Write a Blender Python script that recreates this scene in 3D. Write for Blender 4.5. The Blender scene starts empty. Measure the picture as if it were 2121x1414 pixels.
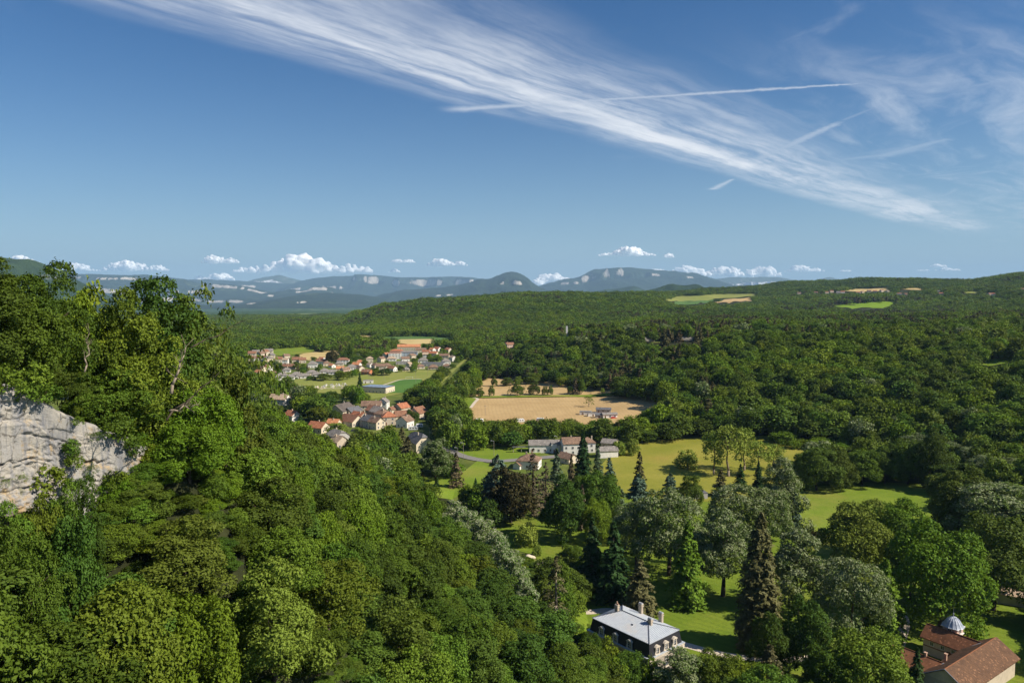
import bpy, math, random
import numpy as np
R = math.radians
sc = bpy.context.scene
# ------------------------------------------------------------------ camera, sky, sun, exposure
F = 1532.0; CX = 1060.5; CY = 707.0; PITCH = math.atan(107 / F); CAMZ = 95.0
cam_d = bpy.data.cameras.new('camera'); cam = bpy.data.objects.new('camera', cam_d)
sc.collection.objects.link(cam); sc.camera = cam
cam.location = (0, 0, CAMZ); cam.rotation_euler = (R(90) - PITCH, 0, 0)
cam_d.sensor_width = 36; cam_d.lens = 36 * F / 2121; cam_d.clip_start = .5; cam_d.clip_end = 120000
SUN_EL = R(41); SUN_AZ = math.atan2(-.30, .954)          # maths angle of the sun's direction in plan (from +X)
sun_vec = np.array([math.cos(SUN_EL) * math.cos(SUN_AZ), math.cos(SUN_EL) * math.sin(SUN_AZ), math.sin(SUN_EL)])
sd = bpy.data.lights.new('sun', 'SUN'); so = bpy.data.objects.new('sun', sd); sc.collection.objects.link(so)
sd.energy = 4.9; sd.angle = R(.53); sd.color = (1, .92, .78)
from mathutils import Vector, Matrix
so.rotation_euler = Vector(sun_vec).to_track_quat('Z', 'Y').to_euler()
so.location = (200, -60, 300)
sc.view_settings.view_transform = 'Standard'; sc.view_settings.look = 'None'
sc.view_settings.exposure = 0.5; sc.view_settings.gamma = 1
try:
    sc.cycles.use_denoising = True; sc.cycles.denoiser = 'OPENIMAGEDENOISE'
    sc.cycles.max_bounces = 6; sc.cycles.diffuse_bounces = 3; sc.cycles.glossy_bounces = 2
    sc.cycles.transmission_bounces = 4; sc.cycles.volume_bounces = 0; sc.cycles.transparent_max_bounces = 4
except Exception: pass

class NT:                                                   # small node-tree writer
    def __init__(s, nt): s.nt = nt; s.n = nt.nodes; s.l = nt.links
    def new(s, t, **k):
        n = s.n.new(t)
        for a, v in k.items(): setattr(n, a, v)
        return n
    def put(s, sock, v):
        if isinstance(v, bpy.types.NodeSocket): s.l.new(v, sock)
        elif v is not None: sock.default_value = v
    def m(s, op, a, b=None, c=None, clamp=False):
        n = s.new('ShaderNodeMath', operation=op, use_clamp=clamp)
        for i, v in enumerate((a, b, c)): s.put(n.inputs[i], v) if v is not None else None
        return n.outputs[0]
    def ss(s, x, lo, hi, a=0., b=1.):
        n = s.new('ShaderNodeMapRange', interpolation_type='SMOOTHSTEP')
        for i, v in enumerate((x, lo, hi, a, b)): s.put(n.inputs[i], v)
        return n.outputs[0]
    def lin(s, x, lo, hi, a=0., b=1.):
        n = s.new('ShaderNodeMapRange')
        for i, v in enumerate((x, lo, hi, a, b)): s.put(n.inputs[i], v)
        return n.outputs[0]
    def noise(s, vec, scale, detail=4, rough=.55, dist=0.):
        n = s.new('ShaderNodeTexNoise'); s.put(n.inputs['Vector'], vec); n.inputs['Scale'].default_value = scale
        n.inputs['Detail'].default_value = detail; n.inputs['Roughness'].default_value = rough; n.inputs['Distortion'].default_value = dist
        return n.outputs[0]
    def comb(s, x, y, z=0.):
        n = s.new('ShaderNodeCombineXYZ')
        for i, v in enumerate((x, y, z)): s.put(n.inputs[i], v)
        return n.outputs[0]
    def mix(s, f, a, b, bt='MIX'):
        n = s.new('ShaderNodeMix', data_type='RGBA', blend_type=bt); s.put(n.inputs[0], f)
        for k, v in ((6, a), (7, b)):
            if isinstance(v, (tuple, list)) and len(v) == 3: v = (*v, 1)
            s.put(n.inputs[k], v)
        return n.outputs[2]
    def pos(s): return s.new('ShaderNodeNewGeometry').outputs['Position']
    def obj(s): return s.new('ShaderNodeTexCoord').outputs['Object']
    def sep(s, v):
        n = s.new('ShaderNodeSeparateXYZ'); s.put(n.inputs[0], v); return n.outputs
    def scale(s, v, k):
        n = s.new('ShaderNodeVectorMath', operation='MULTIPLY'); s.put(n.inputs[0], v); s.put(n.inputs[1], k); return n.outputs[0]
    def attr(s, name, kind='GEOMETRY'):
        n = s.new('ShaderNodeAttribute', attribute_name=name, attribute_type=kind); return n.outputs
    def bump(s, h, strength, dist):
        n = s.new('ShaderNodeBump'); s.put(n.inputs['Height'], h); n.inputs['Strength'].default_value = strength; n.inputs['Distance'].default_value = dist
        return n.outputs[0]

w = bpy.data.worlds.new('World'); sc.world = w; w.use_nodes = True
t = NT(w.node_tree); w.node_tree.nodes.clear()
sky = t.new('ShaderNodeTexSky', sky_type='NISHITA', sun_disc=False)
sky.sun_elevation = SUN_EL; sky.sun_rotation = R(90) - SUN_AZ
sky.altitude = 300; sky.air_density = 1.0; sky.dust_density = .9; sky.ozone_density = 3.0
bg = t.new('ShaderNodeBackground'); out = t.new('ShaderNodeOutputWorld')
dv = t.sep(t.new('ShaderNodeTexCoord').outputs['Generated'])
dz = t.m('MAXIMUM', dv[2], .025)
gx = t.m('DIVIDE', dv[0], dz); gy = t.m('DIVIDE', dv[1], dz)
gp = t.comb(gx, gy, 0)
wn = t.m('SUBTRACT', t.noise(gp, .45, 3), .5); wn2 = t.m('SUBTRACT', t.noise(gp, 2.2, 4, .6), .5)
nn0 = t.m('SUBTRACT', t.m('MULTIPLY', gx, .76), t.m('MULTIPLY', gy, .65))
tt = t.m('ADD', t.m('MULTIPLY', gx, .65), t.m('MULTIPLY', gy, .76))
nn = t.m('ADD', t.m('ADD', nn0, t.m('MULTIPLY', wn, .42)), t.m('MULTIPLY', wn2, .12))
band = t.m('MULTIPLY', t.ss(nn, -2.98, -2.52), t.ss(nn, -2.42, -1.5, 1, 0))
band = t.m('MULTIPLY', band, t.ss(tt, 11.5, 17.5, 1, 0))
st1 = t.noise(t.comb(t.m('MULTIPLY', tt, .35), t.m('MULTIPLY', nn, 5.5), 1.3), 1., 7, .62, .35)
st2 = t.noise(t.comb(t.m('MULTIPLY', tt, 1.6), t.m('MULTIPLY', nn0, 9.), 4.1), 1., 8, .68, .5)
str_ = t.ss(t.m('ADD', t.m('MULTIPLY', st1, .65), t.m('MULTIPLY', st2, .35)), .33, .62)
pat = t.ss(t.noise(t.comb(t.m('MULTIPLY', tt, .7), t.m('MULTIPLY', nn, 1.6), 2.2), 1., 5, .6, .4), .30, .66)
a1 = t.m('MULTIPLY', band, t.m('MULTIPLY', t.m('MULTIPLY_ADD', str_, .74, .12), t.m('MULTIPLY_ADD', pat, .65, .45)))
st3 = t.noise(t.comb(t.m('MULTIPLY', tt, .55), t.m('MULTIPLY', nn, 2.4), 8.), 1., 7, .62, .6)
veil = t.m('MULTIPLY', t.m('MULTIPLY', t.ss(nn, -2.3, -1.2), t.ss(st3, .42, .78)), t.m('MULTIPLY', t.ss(tt, 2.4, 4.5), .42))
wis = t.noise(t.comb(t.m('MULTIPLY', gx, .8), t.m('MULTIPLY', gy, .5), 3.), 1.4, 7, .6, .9)
veil2 = t.m('MULTIPLY', t.m('MULTIPLY', t.ss(wis, .52, .80), .30), t.ss(nn0, -3.4, -2.4))
def trail(ax, ay, bx, by, w0, w1, k):
    L = math.hypot(bx - ax, by - ay); ux, uy = (bx - ax) / L, (by - ay) / L
    u = t.m('ADD', t.m('MULTIPLY', t.m('SUBTRACT', gx, ax), ux / L), t.m('MULTIPLY', t.m('SUBTRACT', gy, ay), uy / L))
    v = t.m('SUBTRACT', t.m('MULTIPLY', t.m('SUBTRACT', gx, ax), -uy), t.m('MULTIPLY', t.m('SUBTRACT', gy, ay), -ux))
    v = t.m('ADD', v, t.m('MULTIPLY', t.m('SUBTRACT', t.noise(gp, 14, 4, .7), .5), w0 * 1.3))
    ww = t.lin(u, 0., 1., w0, w1)
    e = t.m('POWER', 2.718, t.m('MULTIPLY', t.m('POWER', t.m('ABSOLUTE', t.m('DIVIDE', v, ww)), 2.), -1.))
    return t.m('MULTIPLY', t.m('MULTIPLY', e, k), t.m('MULTIPLY', t.ss(u, -.03, .05), t.ss(u, .9, 1.02, 1, 0)))
def plane_pt(px, py):                                       # where a sight line meets a cloud deck at unit height
    x = (px - CX) / F; y = (CY - py) / F; c, s_ = math.cos(PITCH), math.sin(PITCH)
    dy, dzz = c + y * s_, y * c - s_
    return x / dzz, dy / dzz
a = t.m('MAXIMUM', t.m('MAXIMUM', a1, veil), veil2)
for p0, p1, w0, w1, k in (((925, 228), (1830, 170), .06, .010, .46), ((1560, 335), (1745, 250), .09, .03, .34),
                          ((1475, 393), (1520, 370), .05, .02, .4), ((1745, 250), (1930, 175), .02, .01, .14),
                          ((1820, 325), (1970, 286), .10, .04, .2)):
    A = plane_pt(*p0); B = plane_pt(*p1); a = t.m('MAXIMUM', a, trail(*A, *B, w0, w1, k))
a = t.m('MULTIPLY', a, t.ss(dv[2], .03, .09))
hs = t.new('ShaderNodeHueSaturation'); hs.inputs["Saturation"].default_value = 1.3; t.l.new(sky.outputs[0], hs.inputs['Color'])
skyc = t.mix(1., hs.outputs[0], (.72, .95, 1.15), 'MULTIPLY')
skyb = t.mix(t.m('MULTIPLY', t.m('POWER', t.m('SUBTRACT', 1., t.m('MAXIMUM', dv[2], 0.)), 8.5), .85), t.mix(1., skyc, (.054, .054, .054), 'MULTIPLY'), (.33, .465, .56))
col = t.mix(a, skyb, (.66, .68, .71))
w.cycles.sampling_method = 'MANUAL'; w.cycles.sample_map_resolution = 256
t.l.new(col, bg.inputs[0]); bg.inputs[1].default_value = 1.0; t.l.new(bg.outputs[0], out.inputs[0])

# ------------------------------------------------------------------ helpers
COL = sc.collection
def px_ray(px, py):
    x = (np.asarray(px, float) - CX) / F; y = (CY - np.asarray(py, float)) / F
    c, s_ = math.cos(PITCH), math.sin(PITCH)
    return x, c + y * s_, y * c - s_
def G(px, py, z=0.):                                        # point of the plane z seen along a sight line
    dx, dy, dz = px_ray(px, py); k = (z - CAMZ) / dz
    return np.stack([dx * k, dy * k, np.zeros_like(dx * k) + z], -1)
def proj(x, y, z):
    c, s_ = math.cos(PITCH), math.sin(PITCH)
    zz = z - CAMZ; dep = y * c - zz * s_; up = y * s_ + zz * c
    return CX + F * x / dep, CY - F * up / dep, dep
def mesh_np(name, V, Fq, mat=None, faces_attr=None, smooth=False):
    me = bpy.data.meshes.new(name); V = np.asarray(V, np.float32); Fq = np.asarray(Fq, np.int32)
    n, k = Fq.shape
    me.vertices.add(len(V)); me.vertices.foreach_set('co', V.ravel())
    me.loops.add(n * k); me.loops.foreach_set('vertex_index', Fq.ravel())
    me.polygons.add(n); me.polygons.foreach_set('loop_start', np.arange(0, n * k, k, dtype=np.int32))
    if smooth: me.polygons.foreach_set('use_smooth', np.ones(n, bool))
    for nm, dat in (faces_attr or {}).items():
        at = me.attributes.new(nm, 'FLOAT', 'FACE'); at.data.foreach_set('value', np.asarray(dat, np.float32))
    me.update(calc_edges=True)
    if mat: me.materials.append(mat)
    return me
class MB:                                                   # polygon collector for small built things
    def __init__(s): s.v = []; s.f = []; s.mi = []
    def poly(s, pts, mi=0):
        b = len(s.v); s.v += [tuple(p) for p in pts]; s.f.append(tuple(range(b, b + len(pts)))); s.mi.append(mi); return s
    def box(s, x0, x1, y0, y1, z0, z1, mi=0):
        b = len(s.v); s.v += [(x, y, z) for z in (z0, z1) for y in (y0, y1) for x in (x0, x1)]
        for f in ((0, 2, 3, 1), (4, 5, 7, 6), (0, 1, 5, 4), (2, 6, 7, 3), (0, 4, 6, 2), (1, 3, 7, 5)):
            s.f.append(tuple(b + i for i in f)); s.mi.append(mi)
        return s
    def prism(s, pts, d, mi=0):                             # slab: polygon pts extruded by vector d
        n = len(pts); b = len(s.v); s.v += [tuple(p) for p in pts] + [tuple(np.add(p, d)) for p in pts]
        s.f.append(tuple(b + i for i in range(n))); s.f.append(tuple(b + n + i for i in reversed(range(n)))); s.mi += [mi, mi]
        for i in range(n):
            j = (i + 1) % n; s.f.append((b + i, b + n + i, b + n + j, b + j)); s.mi.append(mi)
        return s
    def tube(s, p0, p1, r0, r1=None, n=6, mi=0):
        r1 = r0 if r1 is None else r1; p0 = np.array(p0, float); p1 = np.array(p1, float); d = p1 - p0; d /= np.linalg.norm(d) + 1e-9
        a = np.cross(d, (0, 0, 1.) if abs(d[2]) < .9 else (1., 0, 0)); a /= np.linalg.norm(a); c = np.cross(d, a); b = len(s.v)
        for p, r in ((p0, r0), (p1, r1)):
            s.v += [tuple(p + r * (math.cos(q) * a + math.sin(q) * c)) for q in np.arange(n) * 2 * math.pi / n]
        for i in range(n):
            j = (i + 1) % n; s.f.append((b + i, b + j, b + n + j, b + n + i)); s.mi.append(mi)
        s.f.append(tuple(b + i for i in reversed(range(n)))); s.f.append(tuple(b + n + i for i in range(n))); s.mi += [mi, mi]
        return s
    def mesh(s, name, *mats, smooth=False):
        me = bpy.data.meshes.new(name); me.from_pydata(s.v, [], s.f)
        me.polygons.foreach_set('material_index', s.mi)
        if smooth: me.polygons.foreach_set('use_smooth', [True] * len(s.f))
        for m in mats: me.materials.append(m)
        import bmesh
        bm = bmesh.new(); bm.from_mesh(me); bmesh.ops.recalc_face_normals(bm, faces=bm.faces); bm.to_mesh(me); bm.free()
        return me
    def build(s, name, mat, parent=None, smooth=False):
        mats = mat if isinstance(mat, (list, tuple)) else (mat,)
        return link(name, s.mesh(name, *mats, smooth=smooth), parent)
def link(name, data, parent=None, loc=None, rz=None, scale=None):
    o = bpy.data.objects.new(name, data); COL.objects.link(o)
    if parent is not None: o.parent = parent
    if loc is not None: o.location = tuple(float(v) for v in loc)
    if rz is not None: o.rotation_euler = (0, 0, rz)
    if scale is not None: o.scale = tuple(float(v) for v in (scale if hasattr(scale, '__len__') else (scale,) * 3))
    return o
def tag(o, label=None, cat=None, group=None, kind=None):
    for k, v in (('label', label), ('category', cat), ('group', group), ('kind', kind)):
        if v: o[k] = v
    return o
def inpoly(px, py, poly):
    P = np.asarray(poly, float); r = np.zeros(np.shape(px), bool); j = len(P) - 1
    for i in range(len(P)):
        xi, yi = P[i]; xj, yj = P[j]
        if yi != yj: r ^= ((yi > py) != (yj > py)) & (px < (xj - xi) * (py - yi) / (yj - yi) + xi)
        j = i
    return r
def unit(v): return v / (np.linalg.norm(v, axis=-1, keepdims=True) + 1e-9)
def hash2(ix, iy, s):
    h = np.sin(ix * 127.1 + iy * 311.7 + s * 74.7) * 43758.5453; return h - np.floor(h)
def vnoise(x, y, s=0):
    ix, iy = np.floor(x), np.floor(y); fx, fy = x - ix, y - iy; fx = fx * fx * (3 - 2 * fx); fy = fy * fy * (3 - 2 * fy)
    return (hash2(ix, iy, s) * (1 - fx) + hash2(ix + 1, iy, s) * fx) * (1 - fy) + (hash2(ix, iy + 1, s) * (1 - fx) + hash2(ix + 1, iy + 1, s) * fx) * fy
def fbm(x, y, s=0, o=5, g=.5, lac=2.03):
    r = 0.; a = 1.; n = 0.
    for i in range(o): r = r + a * vnoise(x, y, s + i); n += a; a *= g; x = x * lac + 13.1; y = y * lac + 7.7
    return r / n
def smooth(x, a, b):
    k = np.clip((x - a) / (b - a), 0, 1); return k * k * (3 - 2 * k)

def pmat(name, c0, c1=None, scale=1., rough=.8, detail=5, bump=0., bdist=.05, spec=.3, c2=None, coord='obj', stretch=None, lo=.35, hi=.65):
    m = bpy.data.materials.new(name); m.use_nodes = True; t = NT(m.node_tree); b = m.node_tree.nodes['Principled BSDF']
    v = t.obj() if coord == 'obj' else t.pos()
    if stretch: v = t.scale(v, stretch)
    n = t.noise(v, scale, detail, .6)
    c = t.mix(t.ss(n, lo, hi), c0, c1 if c1 else tuple(x * .8 for x in c0))
    if c2: c = t.mix(t.ss(t.noise(v, scale * .23, 4, .6), .5, .72), c, c2)
    t.l.new(c, b.inputs['Base Color']); b.inputs['Roughness'].default_value = rough; b.inputs['Specular IOR Level'].default_value = spec
    if bump: t.l.new(t.bump(n, bump, bdist), b.inputs['Normal'])
    return m

# ------------------------------------------------------------------ terrain height
DK = np.array([2, 60, 300, 450, 520, 620, 780, 900, 1100, 1400, 1650, 1900, 2200, 2500, 2900, 3300, 3800, 4300, 5000, 6000, 7500, 12000., 26000., 45000.])
CK = np.array([-900, 300, 700, 745, 800, 900, 1000, 1100, 1200, 1350, 1420, 1500, 1700, 1900, 2000, 2121, 2700.])
PL = [0, 0, 0, 0, 0, 0, 0, 0, 0, 0, -3, -8, -15, -22, -32, -41, -52, -62, -78, -95, -128, -215, -440, -800]
def col_(**k):
    z = list(PL)
    for kk, v in k.items(): z[list(DK).index(float(kk[1:]))] = v
    return z
TZ = np.array([PL, PL, PL, col_(d2200=-12, d2500=5, d2900=5, d3300=-30),
    col_(d1900=-2, d2200=14, d2500=34, d2900=30, d3300=-10),
    col_(d1650=0, d1900=10, d2200=38, d2500=50, d2900=46, d3300=5),
    col_(d900=3, d1100=6, d1400=3, d1650=8, d1900=28, d2200=52, d2500=61, d2900=58, d3300=20),
    col_(d780=1, d900=14, d1100=20, d1400=8, d1650=10, d1900=32, d2200=56, d2500=66, d2900=65, d3300=30),
    col_(d620=0, d780=7, d900=27, d1100=30, d1400=16, d1650=10, d1900=32, d2200=58, d2500=68, d2900=70, d3300=45, d3800=0),
    col_(d620=5, d780=22, d900=33, d1100=33, d1400=34, d1650=14, d1900=26, d2200=48, d2500=60, d2900=68, d3300=70, d3800=60, d4300=0),
    col_(d520=2, d620=14, d780=33, d900=34, d1100=34, d1400=35, d1650=20, d1900=22, d2200=36, d2500=46, d2900=57, d3300=70, d3800=77, d4300=20),
    col_(d520=5, d620=17, d780=34, d900=35, d1100=34, d1400=36, d1650=28, d1900=20, d2200=32, d2500=42, d2900=54, d3300=66, d3800=93, d4300=40),
    col_(d450=1, d520=7, d620=19, d780=37, d900=37, d1100=35, d1400=38, d1650=34, d1900=18, d2200=28, d2500=40, d2900=62, d3300=88, d3800=124, d4300=80),
    col_(d450=2, d520=10, d620=22, d780=38, d900=38, d1100=37, d1400=43, d1650=38, d1900=22, d2200=34, d2500=52, d2900=76, d3300=104, d3800=138, d4300=90),
    col_(d450=4, d520=14, d620=26, d780=40, d900=40, d1100=40, d1400=46, d1650=42, d1900=30, d2200=42, d2500=62, d2900=84, d3300=108, d3800=126, d4300=90),
    col_(d450=10, d520=20, d620=32, d780=42, d900=42, d1100=44, d1400=48, d1650=46, d1900=42, d2200=58, d2500=80, d2900=104, d3300=138, d3800=158, d4300=120),
    col_(d450=20, d520=28, d620=36, d780=45, d900=46, d1100=50, d1400=55, d1650=55, d1900=60, d2200=80, d2500=100, d2900=130, d3300=160, d3800=180, d4300=150)], float)
WP0 = np.array([-51.5, 58.]); WP1 = np.array([-41., 92.]); WU = (WP1 - WP0); WLEN = np.linalg.norm(WU); WU = WU / WLEN; WN = np.array([WU[1], -WU[0]])
def ztop_of(u): return np.interp(u, [-60, 0, 9, 14, 18, 23, 28, 34, 45, 70], [90, 87.2, 86.6, 85.8, 83.2, 80.5, 77.5, 74.5, 66, 40])
def T(x, y):
    x = np.asarray(x, float); y = np.asarray(y, float); r = np.hypot(x, y)
    az = CX + F * x / np.maximum(y, r * .3)
    di = np.interp(np.log(np.maximum(r, 2)), np.log(DK), np.arange(len(DK))); ci = np.interp(az, CK, np.arange(len(CK)))
    d0 = np.minimum(di.astype(int), len(DK) - 2); c0 = np.minimum(ci.astype(int), len(CK) - 2); fd = di - d0; fc = ci - c0
    fd = fd * fd * (3 - 2 * fd); fc = fc * fc * (3 - 2 * fc)
    z = (TZ[c0, d0] * (1 - fd) + TZ[c0, d0 + 1] * fd) * (1 - fc) + (TZ[c0 + 1, d0] * (1 - fd) + TZ[c0 + 1, d0 + 1] * fd) * fc
    rough = np.clip(np.abs(z) / 30, 0, 1) * np.clip((r - 500) / 500, 0, 1)
    z = z + rough * (fbm(x / 160, y / 160, 3, 2) - .5) * np.clip(r / 110, 4, 22)
    # the wooded slope on the left
    foot = np.interp(y, [0, 100, 180, 211, 243, 291, 340, 375, 404, 450, 500, 600], [34, 30, 25, 21, 5, -6, -30, -55, -100, -170, -250, -400])
    s = np.maximum(foot - x, 0); k = np.interp(y, [60, 100, 250, 330, 400, 460], [.66, .64, .47, .36, .2, .05]); q = np.interp(y, [60, 110, 200], [.0024, .0016, 0])
    zs = s * k + q * s * s; cap = np.interp(y, [80, 130, 250, 420], [78, 66, 48, 20]); zs = cap - np.log1p(np.exp(np.clip((cap - zs) / 6, -30, 30))) * 6
    zs = np.where(s > 0, np.maximum(zs, 0), 0) * smooth(s, 0, 8) * (1 - smooth(y, 470, 560))
    z = np.where(zs > .02, np.maximum(z, zs + (fbm(x / 14, y / 14, 8, 3) - .5) * np.clip(zs / 4, 0, 4)), z)
    # the spur behind the cliff
    rx, ry = x - WP0[0], y - WP0[1]; u = rx * WU[0] + ry * WU[1]; b = -(rx * WN[0] + ry * WN[1])
    zt = ztop_of(u) + np.clip(b, 0, 30) * .09 + (fbm(x / 5, y / 5, 5, 3) - .5) * .8
    zt = np.where(b > 26, zt - (b - 26) * .8, zt)
    zl = ztop_of(u) - np.interp(u, [4, 10, 16, 24, 31, 36], [40, 27, 20, 9., 2., 0.]) - 1.35 * np.maximum(-b - 1, 0)   # talus at the foot
    z = np.where((b < 6) & (b > -22) & (u > 4) & (u < 52), np.maximum(z, zl), z)
    z = np.where((b > 4.2) & (u < 60) & (b < 80), np.maximum(z, zt), z)
    return np.maximum(z, 92.5 - 3. * np.maximum(r - 4, 0))
def ray_T(px, py):                                          # first meeting of a sight line with the terrain
    dx, dy, dz = [np.atleast_1d(v) for v in px_ray(px, py)]
    ds = np.geomspace(30, 9000, 900); X = dx[:, None] * ds; Y = dy[:, None] * ds; Z = CAMZ + dz[:, None] * ds
    hit = Z < T(X, Y); i = np.where(hit.any(1), hit.argmax(1), len(ds) - 1); d = ds[i]
    return np.stack([dx * d, dy * d, T(dx * d, dy * d)], -1)

# ground: one sheet in rings round the viewpoint
rr = np.concatenate([np.linspace(2, 40, 12), np.geomspace(43, 42000, 370)]); aa = np.radians(np.concatenate([np.linspace(-75, -38, 12)[:-1], np.linspace(-38, 38, 300), np.linspace(38, 75, 12)[1:]]))
RR, AA = np.meshgrid(rr, aa, indexing='ij'); GXm = RR * np.sin(AA); GYm = RR * np.cos(AA)
V = np.stack([GXm, GYm, T(GXm, GYm)], -1).reshape(-1, 3); na = len(aa); ii = np.arange(len(rr) - 1)[:, None] * na + np.arange(na - 1)[None]
Fq = np.stack([ii, ii + na, ii + na + 1, ii + 1], -1).reshape(-1, 4)[:, ::-1]
def ground_mat():
    m = bpy.data.materials.new('woodland_ground'); m.use_nodes = True; t = NT(m.node_tree); b = m.node_tree.nodes['Principled BSDF']; p = t.pos()
    c = t.mix(t.ss(t.noise(p, .15, 5, .6), .4, .62), (.022, .026, .010), (.038, .042, .015))
    c = t.mix(t.ss(t.noise(p, .03, 4, .6), .55, .72), c, (.055, .05, .025))
    c = t.mix(t.ss(t.sep(p)[2], 1.2, 4.), t.mix(t.ss(t.noise(p, .08, 5, .6), .35, .65), (.09, .125, .022), (.14, .16, .035)), c)
    far = t.new('ShaderNodeTexVoronoi'); t.put(far.inputs['Vector'], p); far.inputs['Scale'].default_value = .035
    fc = t.mix(t.sep(far.outputs['Color'])[0], (.022, .05, .012), (.05, .09, .02))
    fc = t.mix(t.ss(t.noise(p, .0022, 4, .6), .58, .66), fc, (.16, .19, .07))
    y = t.sep(p)[1]
    c = t.mix(t.ss(y, 2600., 3600.), c, fc)
    t.l.new(c, b.inputs['Base Color']); b.inputs['Roughness'].default_value = .9; b.inputs['Specular IOR Level'].default_value = .1
    t.l.new(t.bump(t.m('MULTIPLY', far.outputs['Distance'], -1.), .9, 5.), b.inputs['Normal'])
    return m
tag(link('ground', mesh_np('ground', V, Fq, ground_mat(), smooth=True)), kind='structure')

# ------------------------------------------------------------------ mountains, clouds, haze
def rock_wood_mat(name, green, green2, rock, t0, t1, meadow=(.10, .13, .045)):
    m = bpy.data.materials.new(name); m.use_nodes = True; t = NT(m.node_tree); b = m.node_tree.nodes['Principled BSDF']; p = t.pos()
    nz = t.sep(t.new('ShaderNodeNewGeometry').outputs['Normal'])[2]
    c = t.mix(t.ss(t.noise(p, .003, 6, .7), .38, .62), green, green2)
    c = t.mix(t.ss(t.noise(p, .0008, 5, .65), .62, .70), c, meadow)
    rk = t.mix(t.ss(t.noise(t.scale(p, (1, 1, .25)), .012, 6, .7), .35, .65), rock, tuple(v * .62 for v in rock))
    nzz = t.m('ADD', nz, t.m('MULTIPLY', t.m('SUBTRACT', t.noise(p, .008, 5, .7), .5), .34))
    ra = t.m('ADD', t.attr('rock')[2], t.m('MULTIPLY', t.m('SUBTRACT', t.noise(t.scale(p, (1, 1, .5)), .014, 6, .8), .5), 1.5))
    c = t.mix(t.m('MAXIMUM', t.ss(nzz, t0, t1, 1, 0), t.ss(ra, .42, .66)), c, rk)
    t.l.new(c, b.inputs['Base Color']); b.inputs['Roughness'].default_value = .95; b.inputs['Specular IOR Level'].default_value = .05
    t.l.new(t.bump(t.noise(p, .012, 6, .75), .9, 60.), b.inputs['Normal'])
    return m
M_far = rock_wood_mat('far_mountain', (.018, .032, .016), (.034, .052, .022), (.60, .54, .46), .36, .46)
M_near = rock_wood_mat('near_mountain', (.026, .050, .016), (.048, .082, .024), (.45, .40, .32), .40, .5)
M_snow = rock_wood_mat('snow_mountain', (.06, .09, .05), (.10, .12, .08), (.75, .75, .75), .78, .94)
def mountain(name, sil, D, front, back, cliffs, mat, seed, zb=None, gul=1., label=None):
    q = 1.5 if D < 5000 else 2.6; D, front, back = D * q, front * q, back * q; zb = float(np.interp(D - front, DK, PL)) - 12
    sil = np.array(sil, float); pxs = np.arange(sil[0, 0], sil[-1, 0], 2.5)
    pys = np.interp(pxs, sil[:, 0], sil[:, 1]); pys = np.convolve(np.pad(pys, 3, 'edge'), np.ones(7) / 7, 'valid')
    pys = pys + (fbm(pxs / 14, pxs * 0, seed, 4, .6) - .5) * 3.2
    dx, dy, dz = px_ray(pxs, pys); k = D / dy; X = dx * k; Zr = np.maximum(CAMZ + dz * k, zb + 2)
    nv = 150; v = np.concatenate([np.linspace(0, 1, nv), 1 + np.linspace(.02, 1, 24)])
    XX, VV = np.meshgrid(X, v, indexing='ij'); ZR = Zr[:, None] + 0 * VV
    fr = VV <= 1
    lam = front * .30
    n1 = fbm(XX / lam + seed, VV * 2.2, seed + 1, 5, .55); rid = 1 - np.abs(2 * fbm(XX / (lam * .6) + 3.1 * seed + VV * .8, VV * .9, seed + 7, 4, .5) - 1)
    f = VV ** .9 + (n1 - .5) * .34 * np.sin(np.pi * np.clip(VV, 0, 1)) * gul + (rid - .75) * .22 * np.sin(np.pi * np.clip(VV, 0, 1)) * gul
    f = np.clip(f, 0, 1); rock = np.zeros_like(f)
    for (c, a, wd, x0, x1) in cliffs:
        cc = c + (fbm(XX / (lam * .8), XX * 0, seed + 11, 4) - .5) * .16
        msk = smooth(pxs, x0 - 8, x0 + 8) * (1 - smooth(pxs, x1 - 8, x1 + 8)); aa_ = a * msk[:, None] * smooth(fbm(XX / (lam * .35), VV * 3, seed + 15, 4), .40, .52)
        rock = np.maximum(rock, (aa_ / a) * np.exp(-((f - cc) / (wd * .5)) ** 2) * smooth(fbm(XX / (lam * .10), VV * 5, seed + 19, 3), .30, .46) * np.where(fr, 1, 0))
        f = f + aa_ * (smooth(f, cc - wd, cc + wd) - smooth(f, cc - .28, cc + .28))
    f = np.clip(f, 0, 1.0)
    Z = np.where(fr, zb + (ZR - zb) * f, zb + (ZR - zb) * (1 - np.clip(VV - 1, 0, 1) ** 1.3))
    Yc = np.where(fr, D - front * (1 - VV), D + back * (VV - 1)) + (fbm(XX / (front * .5), XX * 0, seed + 21, 3) - .5) * front * .25
    nx, nw = XX.shape; q = np.arange(nx - 1)[:, None] * nw + np.arange(nw - 1)[None]
    Fq = np.stack([q, q + nw, q + nw + 1, q + 1], -1).reshape(-1, 4)
    me = mesh_np(name, np.stack([XX, Yc, Z], -1).reshape(-1, 3), Fq, mat, smooth=True); at = me.attributes.new('rock', 'FLOAT', 'POINT'); at.data.foreach_set('value', rock.astype(np.float32).ravel())
    return tag(link(name, me), label, kind='structure')
mountain('mountain', [(-260, 495), (-60, 515), (0, 530), (25, 534), (50, 538), (85, 537), (103, 553), (116, 562), (124, 580), (140, 602), (170, 618), (200, 628), (240, 640), (290, 655), (335, 668)], 4300, 1500, 900,
         [(.80, .30, .03, -100, 60), (.70, .34, .025, 60, 150), (.35, .2, .02, 150, 235)], M_near, 3, label='steep wooded mountainside with pale cliffs at the left edge')
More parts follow.
